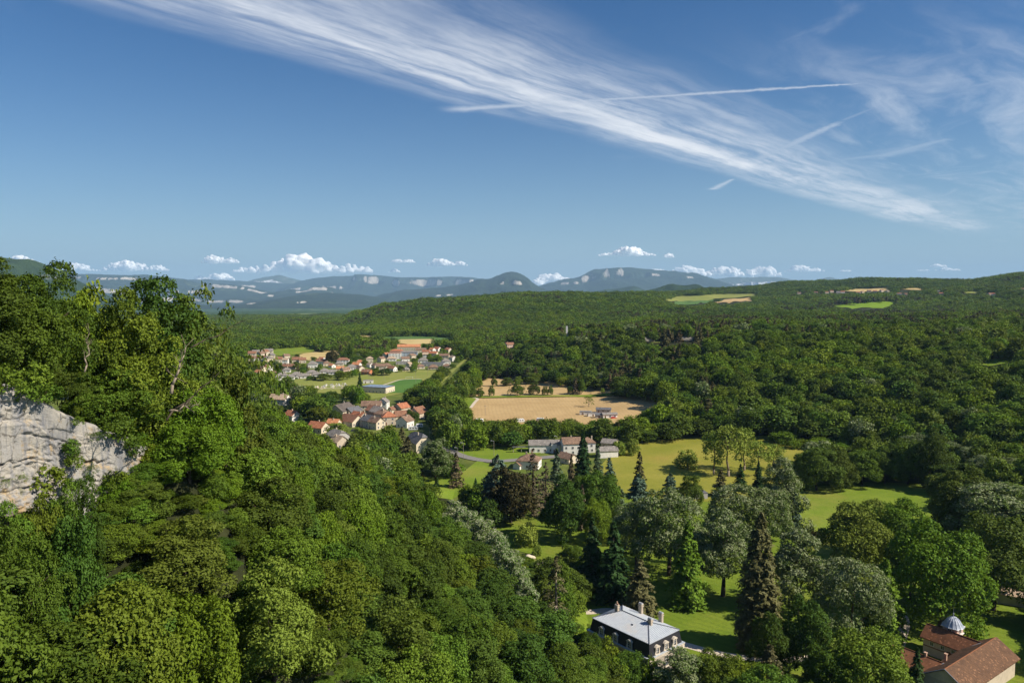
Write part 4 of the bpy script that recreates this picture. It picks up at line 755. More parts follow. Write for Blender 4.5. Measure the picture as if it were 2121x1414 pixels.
# caravans and cars
M_tyre = pmat('tyre_rubber', (.02, .02, .02), (.03, .03, .03), 3., .8)
def caravan(px, py, rot, L, lb):
    e = link('caravan', None, None, ray_T(px, py)[0], R(rot)); tag(e, lb, 'caravan', 'white caravans')
    prof = [(-L / 2, .5), (L / 2 - .3, .5), (L / 2, 1.2), (L / 2 - .25, 2.3), (L / 2 - .7, 2.65), (-L / 2 + .3, 2.65), (-L / 2, 2.2)]
    MB().prism([(x, -1.1, z) for x, z in prof], (0, 2.2, 0)).build('body', M_white, e)
    for x in (-L * .28, 0, L * .28): MB().box(x - .5, x + .5, -1.14, -1.1, 1.35, 2.05).build('window', M_glass, e)
    for y in (-1.0, 1.0): MB().tube((0, y - .1, .34), (0, y + .1, .34), .34, .34, 10).build('wheel', M_tyre, e)
for a in ((856, 891, 4, 6.5, 'white caravan parked below the hamlet'), (869, 886, 10, 5, 'second white caravan behind, right of the hamlet caravan'), (1077, 875, 12, 6.5, 'white caravan peeping over the tree belt, left one'), (1119, 873, -12, 5.5, 'white caravan peeping over the tree belt, right one'), (993, 876, -10, 6, 'caravan half hidden at the left end of the tree belt')):
    caravan(*a)
    KV.append([(a[0] - 8, a[1] - 7), (a[0] + 8, a[1] - 7), (a[0] + 8, a[1] - 4), (a[0] - 8, a[1] - 4)])
MG = 'mobile homes at the edge of the tan field'
for px, py, L, W, h, rot, kd, rf, wl, lb in ((1213, 860, 9, 4, 2.6, -8, 'flat', 'grey', 'white', 'white mobile home, leftmost by the tan field'), (1227, 864, 7, 3.4, 2.4, 5, 'flat', 'grey', 'white', 'small white mobile home in front of the leftmost one'), (1250, 856, 11, 5, 2.8, -8, 'gable', 'slate', 'grey', 'dark-roofed chalet behind the white ones'), (1262, 866, 11, 4.6, 2.8, 12, 'gable', 'grey', 'white', 'white chalet nearest the red car'), (1240, 867, 5, 3.4, 2.4, 0, 'shed', 'slate', 'grey', 'small dark hut between the mobile homes')):
    house(px, py, L, W, h, rot, kd, rf, wl, name='mobile_home', label=lb, cat='mobile home', group=MG, chim=0, rise=1.1 if kd != 'flat' else .2, kvs=.95)
def car(px, py, rot, mat, lb, group=None):
    e = link('parked_car', None, None, ray_T(px, py)[0], R(rot)); tag(e, lb, 'car', group)
    prof = [(-2.1, .35), (2.1, .35), (2.15, .75), (1.1, .95), (.5, 1.42), (-1.1, 1.45), (-1.9, 1.0), (-2.15, .9)]
    MB().prism([(x, -.85, z) for x, z in prof], (0, 1.7, 0)).build('body', mat, e)
    for y in (-.87, .87): MB().poly([(.95, y, 1.0), (.45, y, 1.36), (-1.0, y, 1.38), (-1.6, y, 1.02)]).build('window', M_glass, e)
    for x in (-1.35, 1.35):
        for y in (-.85, .85): MB().tube((x, y - .1, .33), (x, y + .1, .33), .33, .33, 10).build('wheel', M_tyre, e)
M_redcar = pmat('red_car_paint', (.55, .02, .02), (.5, .02, .02), 1., .25, spec=.6); M_dkcar = pmat('dark_car_paint', (.03, .035, .045), (.04, .045, .05), 1., .25, spec=.6)
car(1271, 867, 20, M_redcar, 'red car parked beside the white chalet'); KV.append([(1263, 862), (1279, 862), (1279, 868), (1263, 868)])
for px, py, m_, lb in ((734, 893, M_dkcar, 'dark car parked at the front left of the hamlet'), (819, 866, M_white, 'white car parked beside the red hipped house'), (876, 868, M_white, 'white car parked by the rightmost hamlet gable')): car(px, py, 15, m_, lb, 'cars parked in the hamlet')
# hill village on the right
HV = 'tiny houses of the hilltop village'; rg = random.Random(9)
for i, (px, py) in enumerate([(1655, 610), (1690, 609), (1712, 608), (1722, 606), (1736, 608), (1745, 607), (1778, 609), (1786, 607), (1800, 606), (1812, 606), (1826, 605), (1838, 607), (1862, 611), (1876, 612), (1945, 606), (1950, 611), (2050, 613), (2060, 612), (2118, 602)]):
    house(px, py, 14, 10, 5, rg.uniform(-40, 40), 'gable', rg.choice(['rust', 'red', 'brown', 'grey']), rg.choice(['white', 'cream', 'cream']), label='tiny tile-roofed house of the hilltop village, %s from left' % ORD[i], group=HV, chim=0, wins=False, seed=i, kvs=1.)
house(1174, 697, 2.6, 2.6, 15, 0, 'flat', 'grey', 'white', name='church_tower', label='white tower top rising out of the woods', cat='tower', chim=0, wins=False, kvs=1.3)
house(1055, 722, 12, 9, 6, 30, 'gable', 'rust', 'pink', label='lone pinkish house with red roof in the dark woods', floors=2, kvs=1.)
e = house(2084, 1247, 13, 5, 3, -28, 'shed', 'tan', 'grey', name='shed', label='long flat grey shed half hidden in the right-hand trees', cat='shed', chim=0, wins=False, rise=.4, kvs=.8)
# ------------------------------------------------------------------ the mansion
def mansion():
    zE = 11.5; Lc, Nc, Rc = G(1228.1, 1278.7, zE)[:2], G(1344.8, 1332.4, zE)[:2], G(1402.8, 1301.3, zE)[:2]
    ax = unit(Nc - Lc); ln = np.linalg.norm(Nc - Lc); ay = np.array([-ax[1], ax[0]]); wd = float((Rc - Nc) @ ay); c = (Lc + Nc) / 2 + ay * wd / 2
    e = link('mansion', None, None, (c[0], c[1], 0), math.atan2(ax[1], ax[0])); tag(e, 'stone mansion with black mansard, dormers and pale zinc roof among park trees', 'house')
    M_zinc = pmat('zinc', (.44, .47, .50), (.38, .41, .45), 1.2, .42, spec=.5, c2=(.46, .44, .42)); M_slate = pmat('mansard_slate', (.018, .018, .022), (.030, .030, .034), 3., .55, bump=.3, spec=.35)
    M_st = WALL['cream']; M_stone = pmat('dressed_stone', (.66, .58, .47), (.55, .47, .37), 1.2, .85, bump=.1); M_rend = pmat('render_wall', (.44, .38, .31), (.36, .31, .25), .9, .9)
    a, b = ln / 2, wd / 2; zw = 8.0
    A, B = a + .55, b + .55                                  # wall half sizes under the mansard
    MB().box(-A, A, -B, B, -.5, zw).build('wall', M_rend, e)
    for sx in (-1, 1):
        for sy in (-1, 1): MB().box(sx * A - .45, sx * A + .45, sy * B - .45, sy * B + .45, 0, zw - .02).build('quoin', M_stone, e)
    MB().box(-A - .12, A + .12, -B - .12, B + .12, 4.0, 4.35).build('string_course', M_stone, e)
    k = .55; MB().box(-A - .3, A + .3, -B - .3, B + .3, zw - .55, zw + .001).box(-A - k, A + k, -B - k, B + k, zw, zw + .28).build('cornice', M_stone, e)
    MB().box(-A - k - .04, A + k + .04, -B - k - .04, B + k + .04, zw + .28, zw + .34).build('gutter', M_zinc, e)
    q0 = [(-A, -B), (A, -B), (A, B), (-A, B)]; q1 = [(-a, -b), (a, -b), (a, b), (-a, b)]; mb = MB()
    for i in range(4):
        j = (i + 1) % 4; mb.poly([(*q0[i], zw + .3), (*q0[j], zw + .3), (*q1[j], zE), (*q1[i], zE)])
    ms = mb.build('mansard', M_slate, e)
    zr = zE + 1.9; kx = a - b * .86; o = .12; q = [(-a - o, -b - o, zE), (a + o, -b - o, zE), (a + o, b + o, zE), (-a - o, b + o, zE)]; r0, r1 = (-kx, 0, zr), (kx, 0, zr)
    rb = MB()
    for pts in ([q[0], q[1], r1, r0], [q[1], q[2], r1], [q[2], q[3], r0, r1], [q[3], q[0], r0]): rb.poly(pts)
    rb.poly(q[::-1]); rf = rb.build('roof', M_zinc, e)
    MB().box(-a - o, a + o, -b - o, b + o, zE - .14, zE - .01).build('roof_edge', M_zinc, rf)
    def seam(p, q_): MB().tube(p, q_, .045, .045, 4).build('seam', M_zinc, rf)
    for x in np.arange(-a + .3, a, .62):                     # raised seams running up the long planes
        f = 1. if abs(x) <= kx else (a + o - abs(x)) / (a + o - kx)
        for s in (-1, 1): seam((x, s * (b + o), zE + .03), (x, s * (b + o) * (1 - f), zE + (zr - zE) * f + .03))
    for y in np.arange(-b + .3, b, .62):
        f = 1 - abs(y) / (b + o)
        for s in (-1, 1): seam((s * (a + o), y, zE + .03), (s * ((a + o) - (a + o - kx) * f), y, zE + (zr - zE) * f + .03))
    M_ridge = pmat('lead_ridge', (.10, .11, .13), (.15, .16, .18), 2., .5)
    for p, q_ in ((r0, r1), (q[0], r0), (q[1], r1), (q[2], r1), (q[3], r0)): MB().tube(np.add(p, (0, 0, .06)), np.add(q_, (0, 0, .06)), .11, .11, 5).build('ridge', M_ridge, rf)
    def chimney(x, y, z0, z1, red=False):
        mb = MB().box(x - .5, x + .5, y - .34, y + .34, z0, z1).box(x - .62, x + .62, y - .46, y + .46, z1 - .5, z1 - .3).box(x - .6, x + .6, y - .44, y + .44, z1, z1 + .16); ch = mb.build('chimney', pmat('chimney_stone', (.50, .42, .32), (.40, .33, .25), 2., .9), rf)
        if red: MB().tube((x, y, z1 + .16), (x, y, z1 + 1.0), .2, .16, 8).tube((x + .3, y, z1 + .16), (x + .3, y, z1 + .6), .17, .14, 8).build('chimney_pot', M_brick, ch)
        else: MB().tube((x - .5, y, z1 + .16), (x + .5, y, z1 + .16), .36, .36, 8).build('cap', M_zinc, ch)
    chimney(-kx - 1.2, .7 - b * .25, zE + .6, zr + 1.2, True); chimney(-kx + 1.6, b - .4, zE - .5, zr + .7); chimney(kx + .2, b - .6, zE - .5, zr + 2.3) if False else None
    chimney(a - 5.2, b - .45, zE - .5, zr + .5); chimney(kx + .7, -.2, zE + 1., zr + .9)
    MB().box(1.2, 1.7, -2.9, -2.7, zE + .9, zE + 1.25).build('roof_vent', M_ridge, rf)
    def dormer(x, y, ang):                                   # arched stone dormer; local -y faces out
        d = link('dormer', None, e, (x, y, zw + .5), ang); mb = MB()
        mb.box(-.72, -.5, -.25, .3, 0, 1.75).box(.5, .72, -.25, .3, 0, 1.75).box(-.8, .8, -.3, .3, -.18, 0)
        n = 8; arc = [(-.86 + 1.72 * i / n, 1.72 + .42 * math.sin(math.pi * i / n)) for i in range(n + 1)]
        mb.prism([(x_, -.36, z_) for x_, z_ in arc] + [(.86, -.36, 1.72 - .16), (-.86, -.36, 1.72 - .16)], (0, 1.1, 0))
        mb.prism([(-1.0, -.22, 0), (-.72, -.22, 0), (-.72, -.22, 1.0)], (0, .4, 0)).prism([(1.0, -.22, 0), (.72, -.22, 1.0), (.72, -.22, 0)], (0, .4, 0))
        d.data = None; fm = mb.build('dormer_frame', M_stone, d)
        MB().box(-.5, .5, -.08, -.02, 0, 1.62).build('pane', M_glass, d)
        mb = MB().box(-.04, .04, -.14, -.08, 0, 1.6)
        for z in (.55, 1.1): mb.box(-.5, .5, -.12, -.08, z - .025, z + .025)
        mb.box(-.5, -.43, -.14, -.08, 0, 1.6).box(.43, .5, -.14, -.08, 0, 1.6).build('glazing_bars', M_frame, d)
    for x in np.linspace(-a * .62, a * .38, 3): dormer(x, -B + .12, 0)
    for x in np.linspace(-a * .6, a * .6, 4): dormer(x, B - .12, math.pi)
    for y in (-b * .58, 0, b * .58): dormer(A - .12, y, math.pi / 2); dormer(-A + .12, y, -math.pi / 2)
    W_tall = window_mesh('tall_window', 1.15, 2.3, M_stone, 1); W_low = window_mesh('low_window', 1.15, 2.2, M_stone, 1)
    def win(x, y, z, ang, mesh):
        wn = link('window', mesh, e, (x, y, z), ang); mb = MB()
        for zz in (.75, 1.5): mb.box(-.57, .57, -.07, -.03, zz - .025, zz + .025)
        mb.build('glazing_bars', M_frame, wn); MB().box(-.62, .62, -.22, -.16, -.02, .5).build('railing', M_ridge, wn)
    for x in np.linspace(-A * .78, A * .78, 5):
        for z, m_ in ((4.75, W_tall), (1.2, W_low)):
            win(x, -B - .03, z, 0, m_); win(x, B + .03, z, math.pi, m_)
    for y in np.linspace(-B * .62, B * .62, 3):
        for z, m_ in ((4.75, W_tall), (1.2, W_low)): win(A + .03, y, z, math.pi / 2, m_); win(-A - .03, y, z, -math.pi / 2, m_)
    mb = MB().prism([(A * .42, -B - 3.2, 3.2), (A * 1.0, -B - 3.2, 3.2), (A * 1.0, -B - .1, 3.9), (A * .42, -B - .1, 3.9)], (0, 0, .08)); cn = mb.build('entrance_canopy', pmat('glass_canopy', (.5, .6, .7), (.42, .52, .62), 1., .2, spec=.6), e)
    for x in (A * .44, A * .98): MB().tube((x, -B - 3.1, 0), (x, -B - 3.1, 3.2), .06).build('post', M_ridge, e)
    MB().box(-A * .3, A * .3, B + .1, B + 4.2, -.2, .9).build('terrace', M_stone, e)
    for i in range(7): MB().tube((A + .7 + i * .5, B - 1.2, 0), (A + .7 + i * .5, B - 1.2, .9), .09, .06, 6).build('baluster', M_stone, e)
    MB().box(A + .5, A + 4., B - 1.35, B - 1.05, .9, 1.05).build('handrail', M_stone, e)
    KV.append([(1226, 1280), (1285, 1248), (1365, 1280), (1404, 1302), (1408, 1335), (1400, 1345), (1346, 1358), (1318, 1345), (1282, 1322), (1232, 1290)]); HOUSES.append((c[0], c[1], 14))
mansion()
def barn_dome():
    G0 = G(1957.4, 1386, 8.)[:2]; G1 = G(2063.4, 1320.2, 8.)[:2]; ax = unit(G1 - G0); L = float(np.linalg.norm(G1 - G0)); ang = math.atan2(ax[1], ax[0])
    e = link('tiled_barn', None, None, (G0[0], G0[1], 0), ang); tag(e, 'brown-tiled stable block with two wings and a domed turret, bottom right', 'barn')
    # local x runs along the main ridge, +y is to the left (towards the wings)
    def wallbox(x0, x1, y0, y1, h, nm='wall'): MB().box(x0, x1, y0, y1, -.5, h).build(nm, WALL['beige'], e)
    rt = tilemat('old_brown_tile', (.115, .058, .030), (.16, .080, .040), .3); rt2 = tilemat('old_red_tile', (.215, .088, .042), (.29, .122, .058), .3)
    hw, zr, ze = 4.9, 8., 4.9; o = .5; sl = (zr - ze) / hw
    wallbox(.4, L - .4, -hw + .35, hw - .35, ze)
    for x, s in ((.4, -1), (L - .4, 1)): MB().prism([(x, -hw + .35, ze), (x, hw - .35, ze), (x, 0, zr - .2)], (s * -.3, 0, 0)).build('gable', WALL['cream'], e)
    mb = MB().prism([(-.3, 0, zr), (L + .3, 0, zr), (L + .3, -hw - o, ze - sl * o), (-.3, -hw - o, ze - sl * o)], (0, 0, .2)).prism([(-.3, 0, zr + .001), (-.3, hw + o, ze - sl * o), (L + .3, hw + o, ze - sl * o), (L + .3, 0, zr + .001)], (0, 0, .2))
    rf = mb.build('roof', rt, e)
    rg = random.Random(3); rm = MB().tube((0, 0, 0), (.5, 0, .02), .16, .13, 6).mesh('ridge_tile', rt2)
    for i in range(int(L / .5)): link('ridge_tile', rm, rf, (-.2 + i * .5, 0, zr + .2 + rg.uniform(-.015, .015)))
    M_zn = pmat('zinc_valley', (.42, .45, .5), (.34, .37, .42), 2., .4)
    MB().tube((-.3, 0, zr + .24), (-.3, -hw - o, ze - sl * o + .22), .08, .08, 4).tube((-.3, 0, zr + .24), (-.3, hw + o, ze - sl * o + .22), .08, .08, 4).build('verge_flashing', M_zn, rf)
    def wing(xc, half, ridge, eave, y1, nm):
        wallbox(xc - half + .35, xc + half - .35, 1., y1 - .3, eave); sl2 = (ridge - eave) / half
        MB().prism([(xc - half + .35, y1 - .3, eave), (xc + half - .35, y1 - .3, eave), (xc, y1 - .3, ridge - .15)], (0, -.3, 0)).build('gable', WALL['beige'], e)
        y0 = (zr - ridge) / sl; mb = MB()
        for s in (-1, 1):
            yb = (zr - (eave - sl2 * .4)) / sl
            mb.prism([(xc, y0 - .2, ridge), (xc, y1 + .3, ridge), (xc + s * (half + .4), y1 + .3, eave - sl2 * .4), (xc + s * (half + .4), min(yb, hw + o) - .2, eave - sl2 * .4)], (0, 0, .2))
        wr = mb.build('wing_roof', rt2, e)
        for i in range(int((y1 + .3 - y0) / .5)): link('ridge_tile', rm, wr, (xc, y0 + i * .5, ridge + .2), math.pi / 2)
        MB().tube((xc, y0, ridge + .25), (xc - half - .4, min(yb, hw + o), eave - sl2 * .4 + .25), .09, .09, 4).build('valley_flashing', M_zn, wr)
        for y in np.arange(hw + 2.2, y1 - 1, 2.6): link('window', W_small, e, (xc - half + .32, y, 2.9), -math.pi / 2)
        MB().box(xc - half + .25, xc - half + .34, hw + .5, y1 - .3, 2.3, 2.55).build('timber_band', M_shut, e)
        return wr
    wa = wing(23.2, 3.1, 6.9, 4.6, 14.8, 'a'); wb = wing(6.6, 4.0, 6.0, 3.9, 15.0, 'b')
    for p, q, zc in ((4.0 + 2.6, 7.4, 7.0), (5.5 + 3.6, 3.9, 7.4)): MB().box(p - .25, p + .25, q - .25, q + .25, 4.5, zc).box(p - .36, p + .36, q - .36, q + .36, zc, zc + .16).build('chimney', M_brick, wb)
    link('window', W_std, e, (.38, 1.6, 2.6), -math.pi / 2); MB().box(.3, .39, -hw + .5, hw - .5, 1.9, 2.12).build('timber_band', M_redp, e)
    MB().box(23.2 - 3.1 + .22, 23.2 - 3.1 + .34, 6.2, 8.6, 0, 2.9).build('door', M_shut, e)
    # turret
    tx, ty, zb = 25.6, 9.6, 7.9; tw = 1.75; tb = link('turret', None, e, (tx, ty, 0)); pink = WALL['pink']
    MB().box(-tw, tw, -tw, tw, 2., zb).build('shaft', pink, tb); MB().box(-tw - .2, tw + .2, -tw - .2, tw + .2, 5.9, 6.2).build('moulding', M_frame, tb)
    for s_, an in (((0, -tw - .03), 0), ((tw + .03, 0), math.pi / 2), ((0, tw + .03), math.pi), ((-tw - .03, 0), -math.pi / 2)): link('window', W_small, tb, (*s_, 6.5), an)
    n = 16; prof = [(2.6, 0), (2.35, .2), (2.05, .65), (1.8, 1.1), (1.4, 1.65), (.9, 2.05), (.4, 2.3), (.12, 2.5)]; dm = MB()
    def rad(r, th): return r * (1.0 if r < .5 else (1 / max(abs(math.cos(th)), abs(math.sin(th)))) ** .0)
    for (r0, z0), (r1, z1) in zip(prof[:-1], prof[1:]):
        for i in range(n):
            t0, t1 = 2 * math.pi * i / n, 2 * math.pi * (i + 1) / n; dm.poly([(r0 * math.cos(t0), r0 * math.sin(t0), zb + z0), (r0 * math.cos(t1), r0 * math.sin(t1), zb + z0), (r1 * math.cos(t1), r1 * math.sin(t1), zb + z1), (r1 * math.cos(t0), r1 * math.sin(t0), zb + z1)])
    M_dome = pmat('dome_zinc', (.40, .44, .50), (.28, .31, .37), 1.6, .38, spec=.5, stretch=(2, 2, .3)); do = dm.build('dome', M_dome, tb)
    for i in range(n):
        t0 = 2 * math.pi * i / n; mb = MB()
        for (r0, z0), (r1, z1) in zip(prof[:-2], prof[1:-1]): mb.tube((r0 * math.cos(t0), r0 * math.sin(t0), zb + z0 + .03), (r1 * math.cos(t0), r1 * math.sin(t0), zb + z1 + .03), .05, .045, 4)
        mb.build('rib', M_dome, do)
    MB().tube((0, 0, zb + 2.45), (0, 0, zb + 3.5), .09, .05).tube((0, 0, zb + 3.05), (0, 0, zb + 3.2), .17, .17, 8).tube((0, 0, zb + 3.5), (0, 0, zb + 4.5), .03, .015, 5).build('finial', M_zn, do)
    MB().box(-tw - .35, tw + .35, -tw - .35, tw + .35, zb - .22, zb - .02).build('eaves', M_frame, tb)
    KV.append([(1842, 1358), (1858, 1332), (1915, 1355), (1915, 1316), (1930, 1291), (1948, 1296), (1948, 1280), (1966, 1268), (1988, 1285), (1985, 1310), (2060, 1320), (2095, 1350), (2088, 1378), (2030, 1414), (1920, 1414), (1905, 1386)])
    P = G0 + ax * L * .5; HOUSES.append((P[0], P[1], 17)); HOUSES.append((*(P + 9 * np.array([-ax[1], ax[0]])), 13))
barn_dome()

# ------------------------------------------------------------------ the limestone cliff
def cliff():
    nu, nv = 420, 300; u = np.linspace(-30, 34, nu); v = np.linspace(0, 1, nv); U, Vv = np.meshgrid(u, v, indexing='ij')
    zt = ztop_of(u) + (fbm(u / 1.6, u * 0, 71, 4) - .5) * 1.6 + .25; zb = np.interp(u, [-30, 0, 20, 34], [56, 55, 58, 60]); Z = zb[:, None] + (zt - zb)[:, None] * Vv
    # strata dip down to the right in step with the brow
    S = Z - ztop_of(U) * .55
    d = (fbm(U / 9, Z / 8, 81, 4) - .5) * 1.3 + (fbm(U / 1.7, Z / 2.2, 85, 5, .6) - .5) * .28
    blk = np.floor(U / 3.1 + fbm(Z / 5, U / 9, 88, 3) * 2.2); d += (hash2(blk, np.floor(S / 4.5 + .6 * fbm(U / 6, Z / 6, 90, 2)), 3) - .5) * .45
    crk = np.abs(fbm(U / 4.2, Z / 9, 93, 4) - .5); d -= 1.1 * np.exp(-(crk / .007) ** 2) * smooth(fbm(U / 9, Z / 9, 95, 2), .42, .58)
    lay = np.abs((S / 2.6 + fbm(U / 5, Z / 5, 97, 4) * .9) % 1 - .5); rough = smooth(fbm(U / 6, S / 3, 99, 3), .44, .6); d -= .3 * np.exp(-(lay / .05) ** 2) * rough
    d += (fbm(U / .45, S / .28, 101, 4, .6) - .5) * .75 * rough
    zo = ztop_of(U) - 12.2 + 1.2 * (fbm(U / 5, U * 0, 103, 3) - .5); d -= 1.3 * smooth(zo - Z, 0, .5); d += .5 * np.exp(-((Z - zo - .6) / .8) ** 2)
    zq = ztop_of(U) - 3.4; d += .6 * smooth(zq - Z, 0, .5) * (U < 16)
    d -= 5.5 * smooth(Vv, .94, 1.) ** 3; d -= 2.5 * smooth(U, 26, 34)
    X = WP0[0] + U * WU[0] + WN[0] * (d + .4); Y = WP0[1] + U * WU[1] + WN[1] * (d + .4)
    m = bpy.data.materials.new('limestone'); m.use_nodes = True; t = NT(m.node_tree); b = m.node_tree.nodes['Principled BSDF']; p = t.pos()
    c = t.mix(t.ss(t.noise(t.scale(p, (1, 1, .35)), .35, 6, .65), .36, .62), (.43, .39, .33), (.31, .30, .295))
    c = t.mix(t.ss(t.noise(t.scale(p, (1, 1, .12)), 1.1, 5, .6), .52, .68), c, (.22, .22, .235)); c = t.mix(t.ss(t.noise(p, .5, 5, .65), .54, .68), c, (.44, .32, .18))
    c = t.mix(t.m('MULTIPLY', t.ss(t.noise(t.scale(p, (1, 1, .05)), 1.9, 4, .6), .50, .66), .75), c, (.20, .20, .21))
    vo = t.new('ShaderNodeTexVoronoi', feature='DISTANCE_TO_EDGE'); t.put(vo.inputs['Vector'], t.scale(t.pos(), (1, 1, .55))); vo.inputs['Scale'].default_value = .42
    ck = t.m('ADD', vo.outputs['Distance'], t.m('MULTIPLY', t.noise(p, 2.5, 4, .7), .09)); c = t.mix(t.m('MULTIPLY', t.ss(ck, .045, .062, 1, 0), .7), c, (.07, .06, .05))
    c = t.mix(t.m('MULTIPLY', t.ss(t.noise(p, 4., 5, .7), .5, .75), .6), c, (.20, .17, .13)); c = t.mix(t.ss(t.noise(p, .28, 4, .6), .62, .72), c, (.13, .13, .05))
    t.l.new(c, b.inputs['Base Color']); b.inputs['Roughness'].default_value = .95; b.inputs['Specular IOR Level'].default_value = .1
    t.l.new(t.bump(t.noise(t.scale(p, (1, 1, 1.6)), 5., 7, .75), .8, .25), b.inputs['Normal'])
    q = np.arange(nu - 1)[:, None] * nv + np.arange(nv - 1)[None]
    o = link('cliff', mesh_np('cliff', np.stack([X, Y, Z], -1).reshape(-1, 3), np.stack([q, q + nv, q + nv + 1, q + 1], -1).reshape(-1, 4), m)); tag(o, 'pale limestone cliff face with cracks at the left edge', kind='structure')
    KV.append([(-40, 800), (40, 795), (110, 800), (165, 835), (200, 880), (262, 925), (262, 990), (200, 1000), (130, 1020), (90, 1050), (-40, 1060)])
cliff()
# ------------------------------------------------------------------ single trees
S_ = lambda k, cm, tm, h, r: proto(k, cm, tm, h, r)
def cone(key, mat, seed, h, r, bark=M_bark, rad=None, **kw): S_(key, crown_cone('crown_' + key, LM[mat], seed, h, r, **kw), trunk_mesh('trunk_' + key, seed, h, r, .1, bark, 8, True, rad), h, r)
def broad(key, mat, seed, h, r, bark=M_bark, **kw): S_(key, crown_broad('crown_' + key, LM[mat], seed, h, r, **kw), trunk_mesh('trunk_' + key, seed, h, r, .1, bark, 9), h, r)
cone('sequoia', 'sequoia', 401, 36, 6.4, nwh=70, nbr=20, per=16, leaf=.55, droop=.35, base=.02, prof=.75, bulge=.35, width=.35, rad=1.1)
cone('green_sequoia', 'fir', 402, 24, 4.6, nwh=46, nbr=15, per=13, leaf=.6, droop=.3, base=.03, prof=.8, bulge=.2, width=.35)
cone('fir', 'fir', 403, 22, 5.2, nwh=30, nbr=12, per=24, leaf=.5, droop=.42, base=.03, prof=.85, width=.3)
cone('spruce', 'pine', 404, 16, 4.6, nwh=24, nbr=12, per=22, leaf=.48, droop=.35, base=.03, prof=.7, width=.4, bulge=.2)
cone('grey_spruce', 'cedar', 405, 18, 3.6, nwh=26, nbr=9, per=16, leaf=.5, droop=.3, base=.1, prof=.8, width=.3, gap=.15, bark=M_barkpale)
cone('cedar', 'cedar', 406, 17, 7., nwh=13, nbr=13, per=46, leaf=.55, droop=.10, up=.06, base=.12, prof=.55, width=.55, gap=.1)
cone('weeping_cedar', 'larch', 407, 21, 7., nwh=26, nbr=12, per=34, leaf=.55, droop=.55, base=.05, prof=.7, width=.35)
cone('bare_pine', 'pine', 408, 20, 4.2, nwh=20, nbr=5, per=20, leaf=.42, droop=.15, base=.15, prof=.6, width=.5, gap=.35, bark=M_barkpale)
cone('brown_conifer', 'dead', 409, 18, 3.8, nwh=24, nbr=7, per=16, leaf=.4, droop=.2, base=.12, prof=.7, width=.45, gap=.25)
cone('dead_conifer', 'dead', 410, 15, 2.2, nwh=26, nbr=7, per=12, leaf=.35, droop=.25, base=.05, prof=.7, width=.4, gap=.1)
cone('larch', 'larch', 411, 23, 6., nwh=30, nbr=12, per=26, leaf=.5, droop=.2, base=.04, prof=.75, width=.45, bulge=.15)
broad('lime', 'lime', 420, 20, 7.6, base=.06, nl=34, ncl=2600, lpc=7, leaf=.30, taper=.25, flower=.5)
broad('tall_lime', 'lime', 421, 22, 5.8, base=.05, nl=34, ncl=2600, lpc=7, leaf=.30, taper=.3, flower=.6)
broad('maple', 'bright', 422, 20, 8.5, base=.05, nl=40, ncl=2600, lpc=7, leaf=.36, taper=.2)
broad('oak', 'dark', 423, 18, 7.5, base=.05, nl=40, ncl=2400, lpc=7, leaf=.36, taper=.15)
broad('linden', 'olive', 424, 18, 7.5, base=.06, nl=36, ncl=2300, lpc=7, leaf=.36, taper=.2)
broad('ash', 'green', 425, 18, 7.2, base=.06, nl=36, ncl=2300, lpc=7, leaf=.36, taper=.15)
broad('beech', 'copper', 426, 16, 6., base=.04, nl=30, ncl=1100, lpc=6, leaf=.5, taper=.2)
broad('column_poplar', 'green', 427, 17, 2.2, base=.03, nl=26, ncl=420, lpc=6, leaf=.45, lobe=(.5, .75), taper=.4)
broad('thin_poplar', 'poplar', 428, 20, 5.2, base=.22, nl=26, ncl=330, lpc=6, leaf=.48, lobe=(.2, .34), taper=.1, bark=M_barkpale)
broad('bush', 'poplar', 429, 5, 2.8, base=.0, nl=18, ncl=420, lpc=6, leaf=.3)
broad('shrub', 'green', 430, 3, 1.6, base=.0, nl=12, ncl=150, lpc=6, leaf=.22)
broad('chestnut', 'lime', 431, 17, 5.2, base=.03, nl=30, ncl=2600, lpc=7, leaf=.30, taper=.25, flower=.45)
broad('acacia', 'acacia', 432, 12, 4.6, base=.05, nl=26, ncl=1100, lpc=7, leaf=.3, taper=.1, flower=.6)
broad('robinia', 'bright', 433, 11, 5., base=.05, nl=22, ncl=800, lpc=7, leaf=.36)
broad('thin_tree', 'olive', 434, 12, 4.6, base=.1, nl=24, ncl=320, lpc=7, leaf=.24, lobe=(.2, .34), bark=M_barkpale)
broad('willow', 'poplar', 435, 11, 4.6, base=.02, nl=24, ncl=900, lpc=6, leaf=.4)
cone('pine_crop', 'pine', 436, 14, 3.6, nwh=22, nbr=9, per=20, leaf=.45, droop=.15, base=.08, prof=.7, width=.5, gap=.15)
def plant(key, P, h, r, rz, name='tree', label='', group=None, cat='tree', trunk=True, sink=0.):
    cm, tm, ph, pr = PROTO[key]; e = link(name, None, None, (P[0], P[1], P[2] - sink), rz, (r / pr, r / pr, h / ph)); tag(e, label, cat, group)
    link('crown', cm, e)
    if tm is not None and trunk: link('trunk', tm, e)
    return e
SPOTS = []
NAMES = dict(sequoia='sequoia_tree', green_sequoia='sequoia_tree', fir='fir_tree', spruce='spruce_tree', grey_spruce='spruce_tree', cedar='cedar_tree', weeping_cedar='cedar_tree', bare_pine='pine_tree', brown_conifer='conifer_tree', dead_conifer='dead_tree', larch='larch_tree', lime='lime_tree', tall_lime='lime_tree', maple='maple_tree', oak='oak_tree', linden='linden_tree', ash='ash_tree', beech='beech_tree', column_poplar='poplar_tree', thin_poplar='poplar_tree', bush='bush', shrub='shrub', chestnut='chestnut_tree', acacia='acacia_tree', robinia='robinia_tree', thin_tree='sparse_tree', willow='willow_tree', pine_crop='pine_tree')
rg0 = random.Random(77)
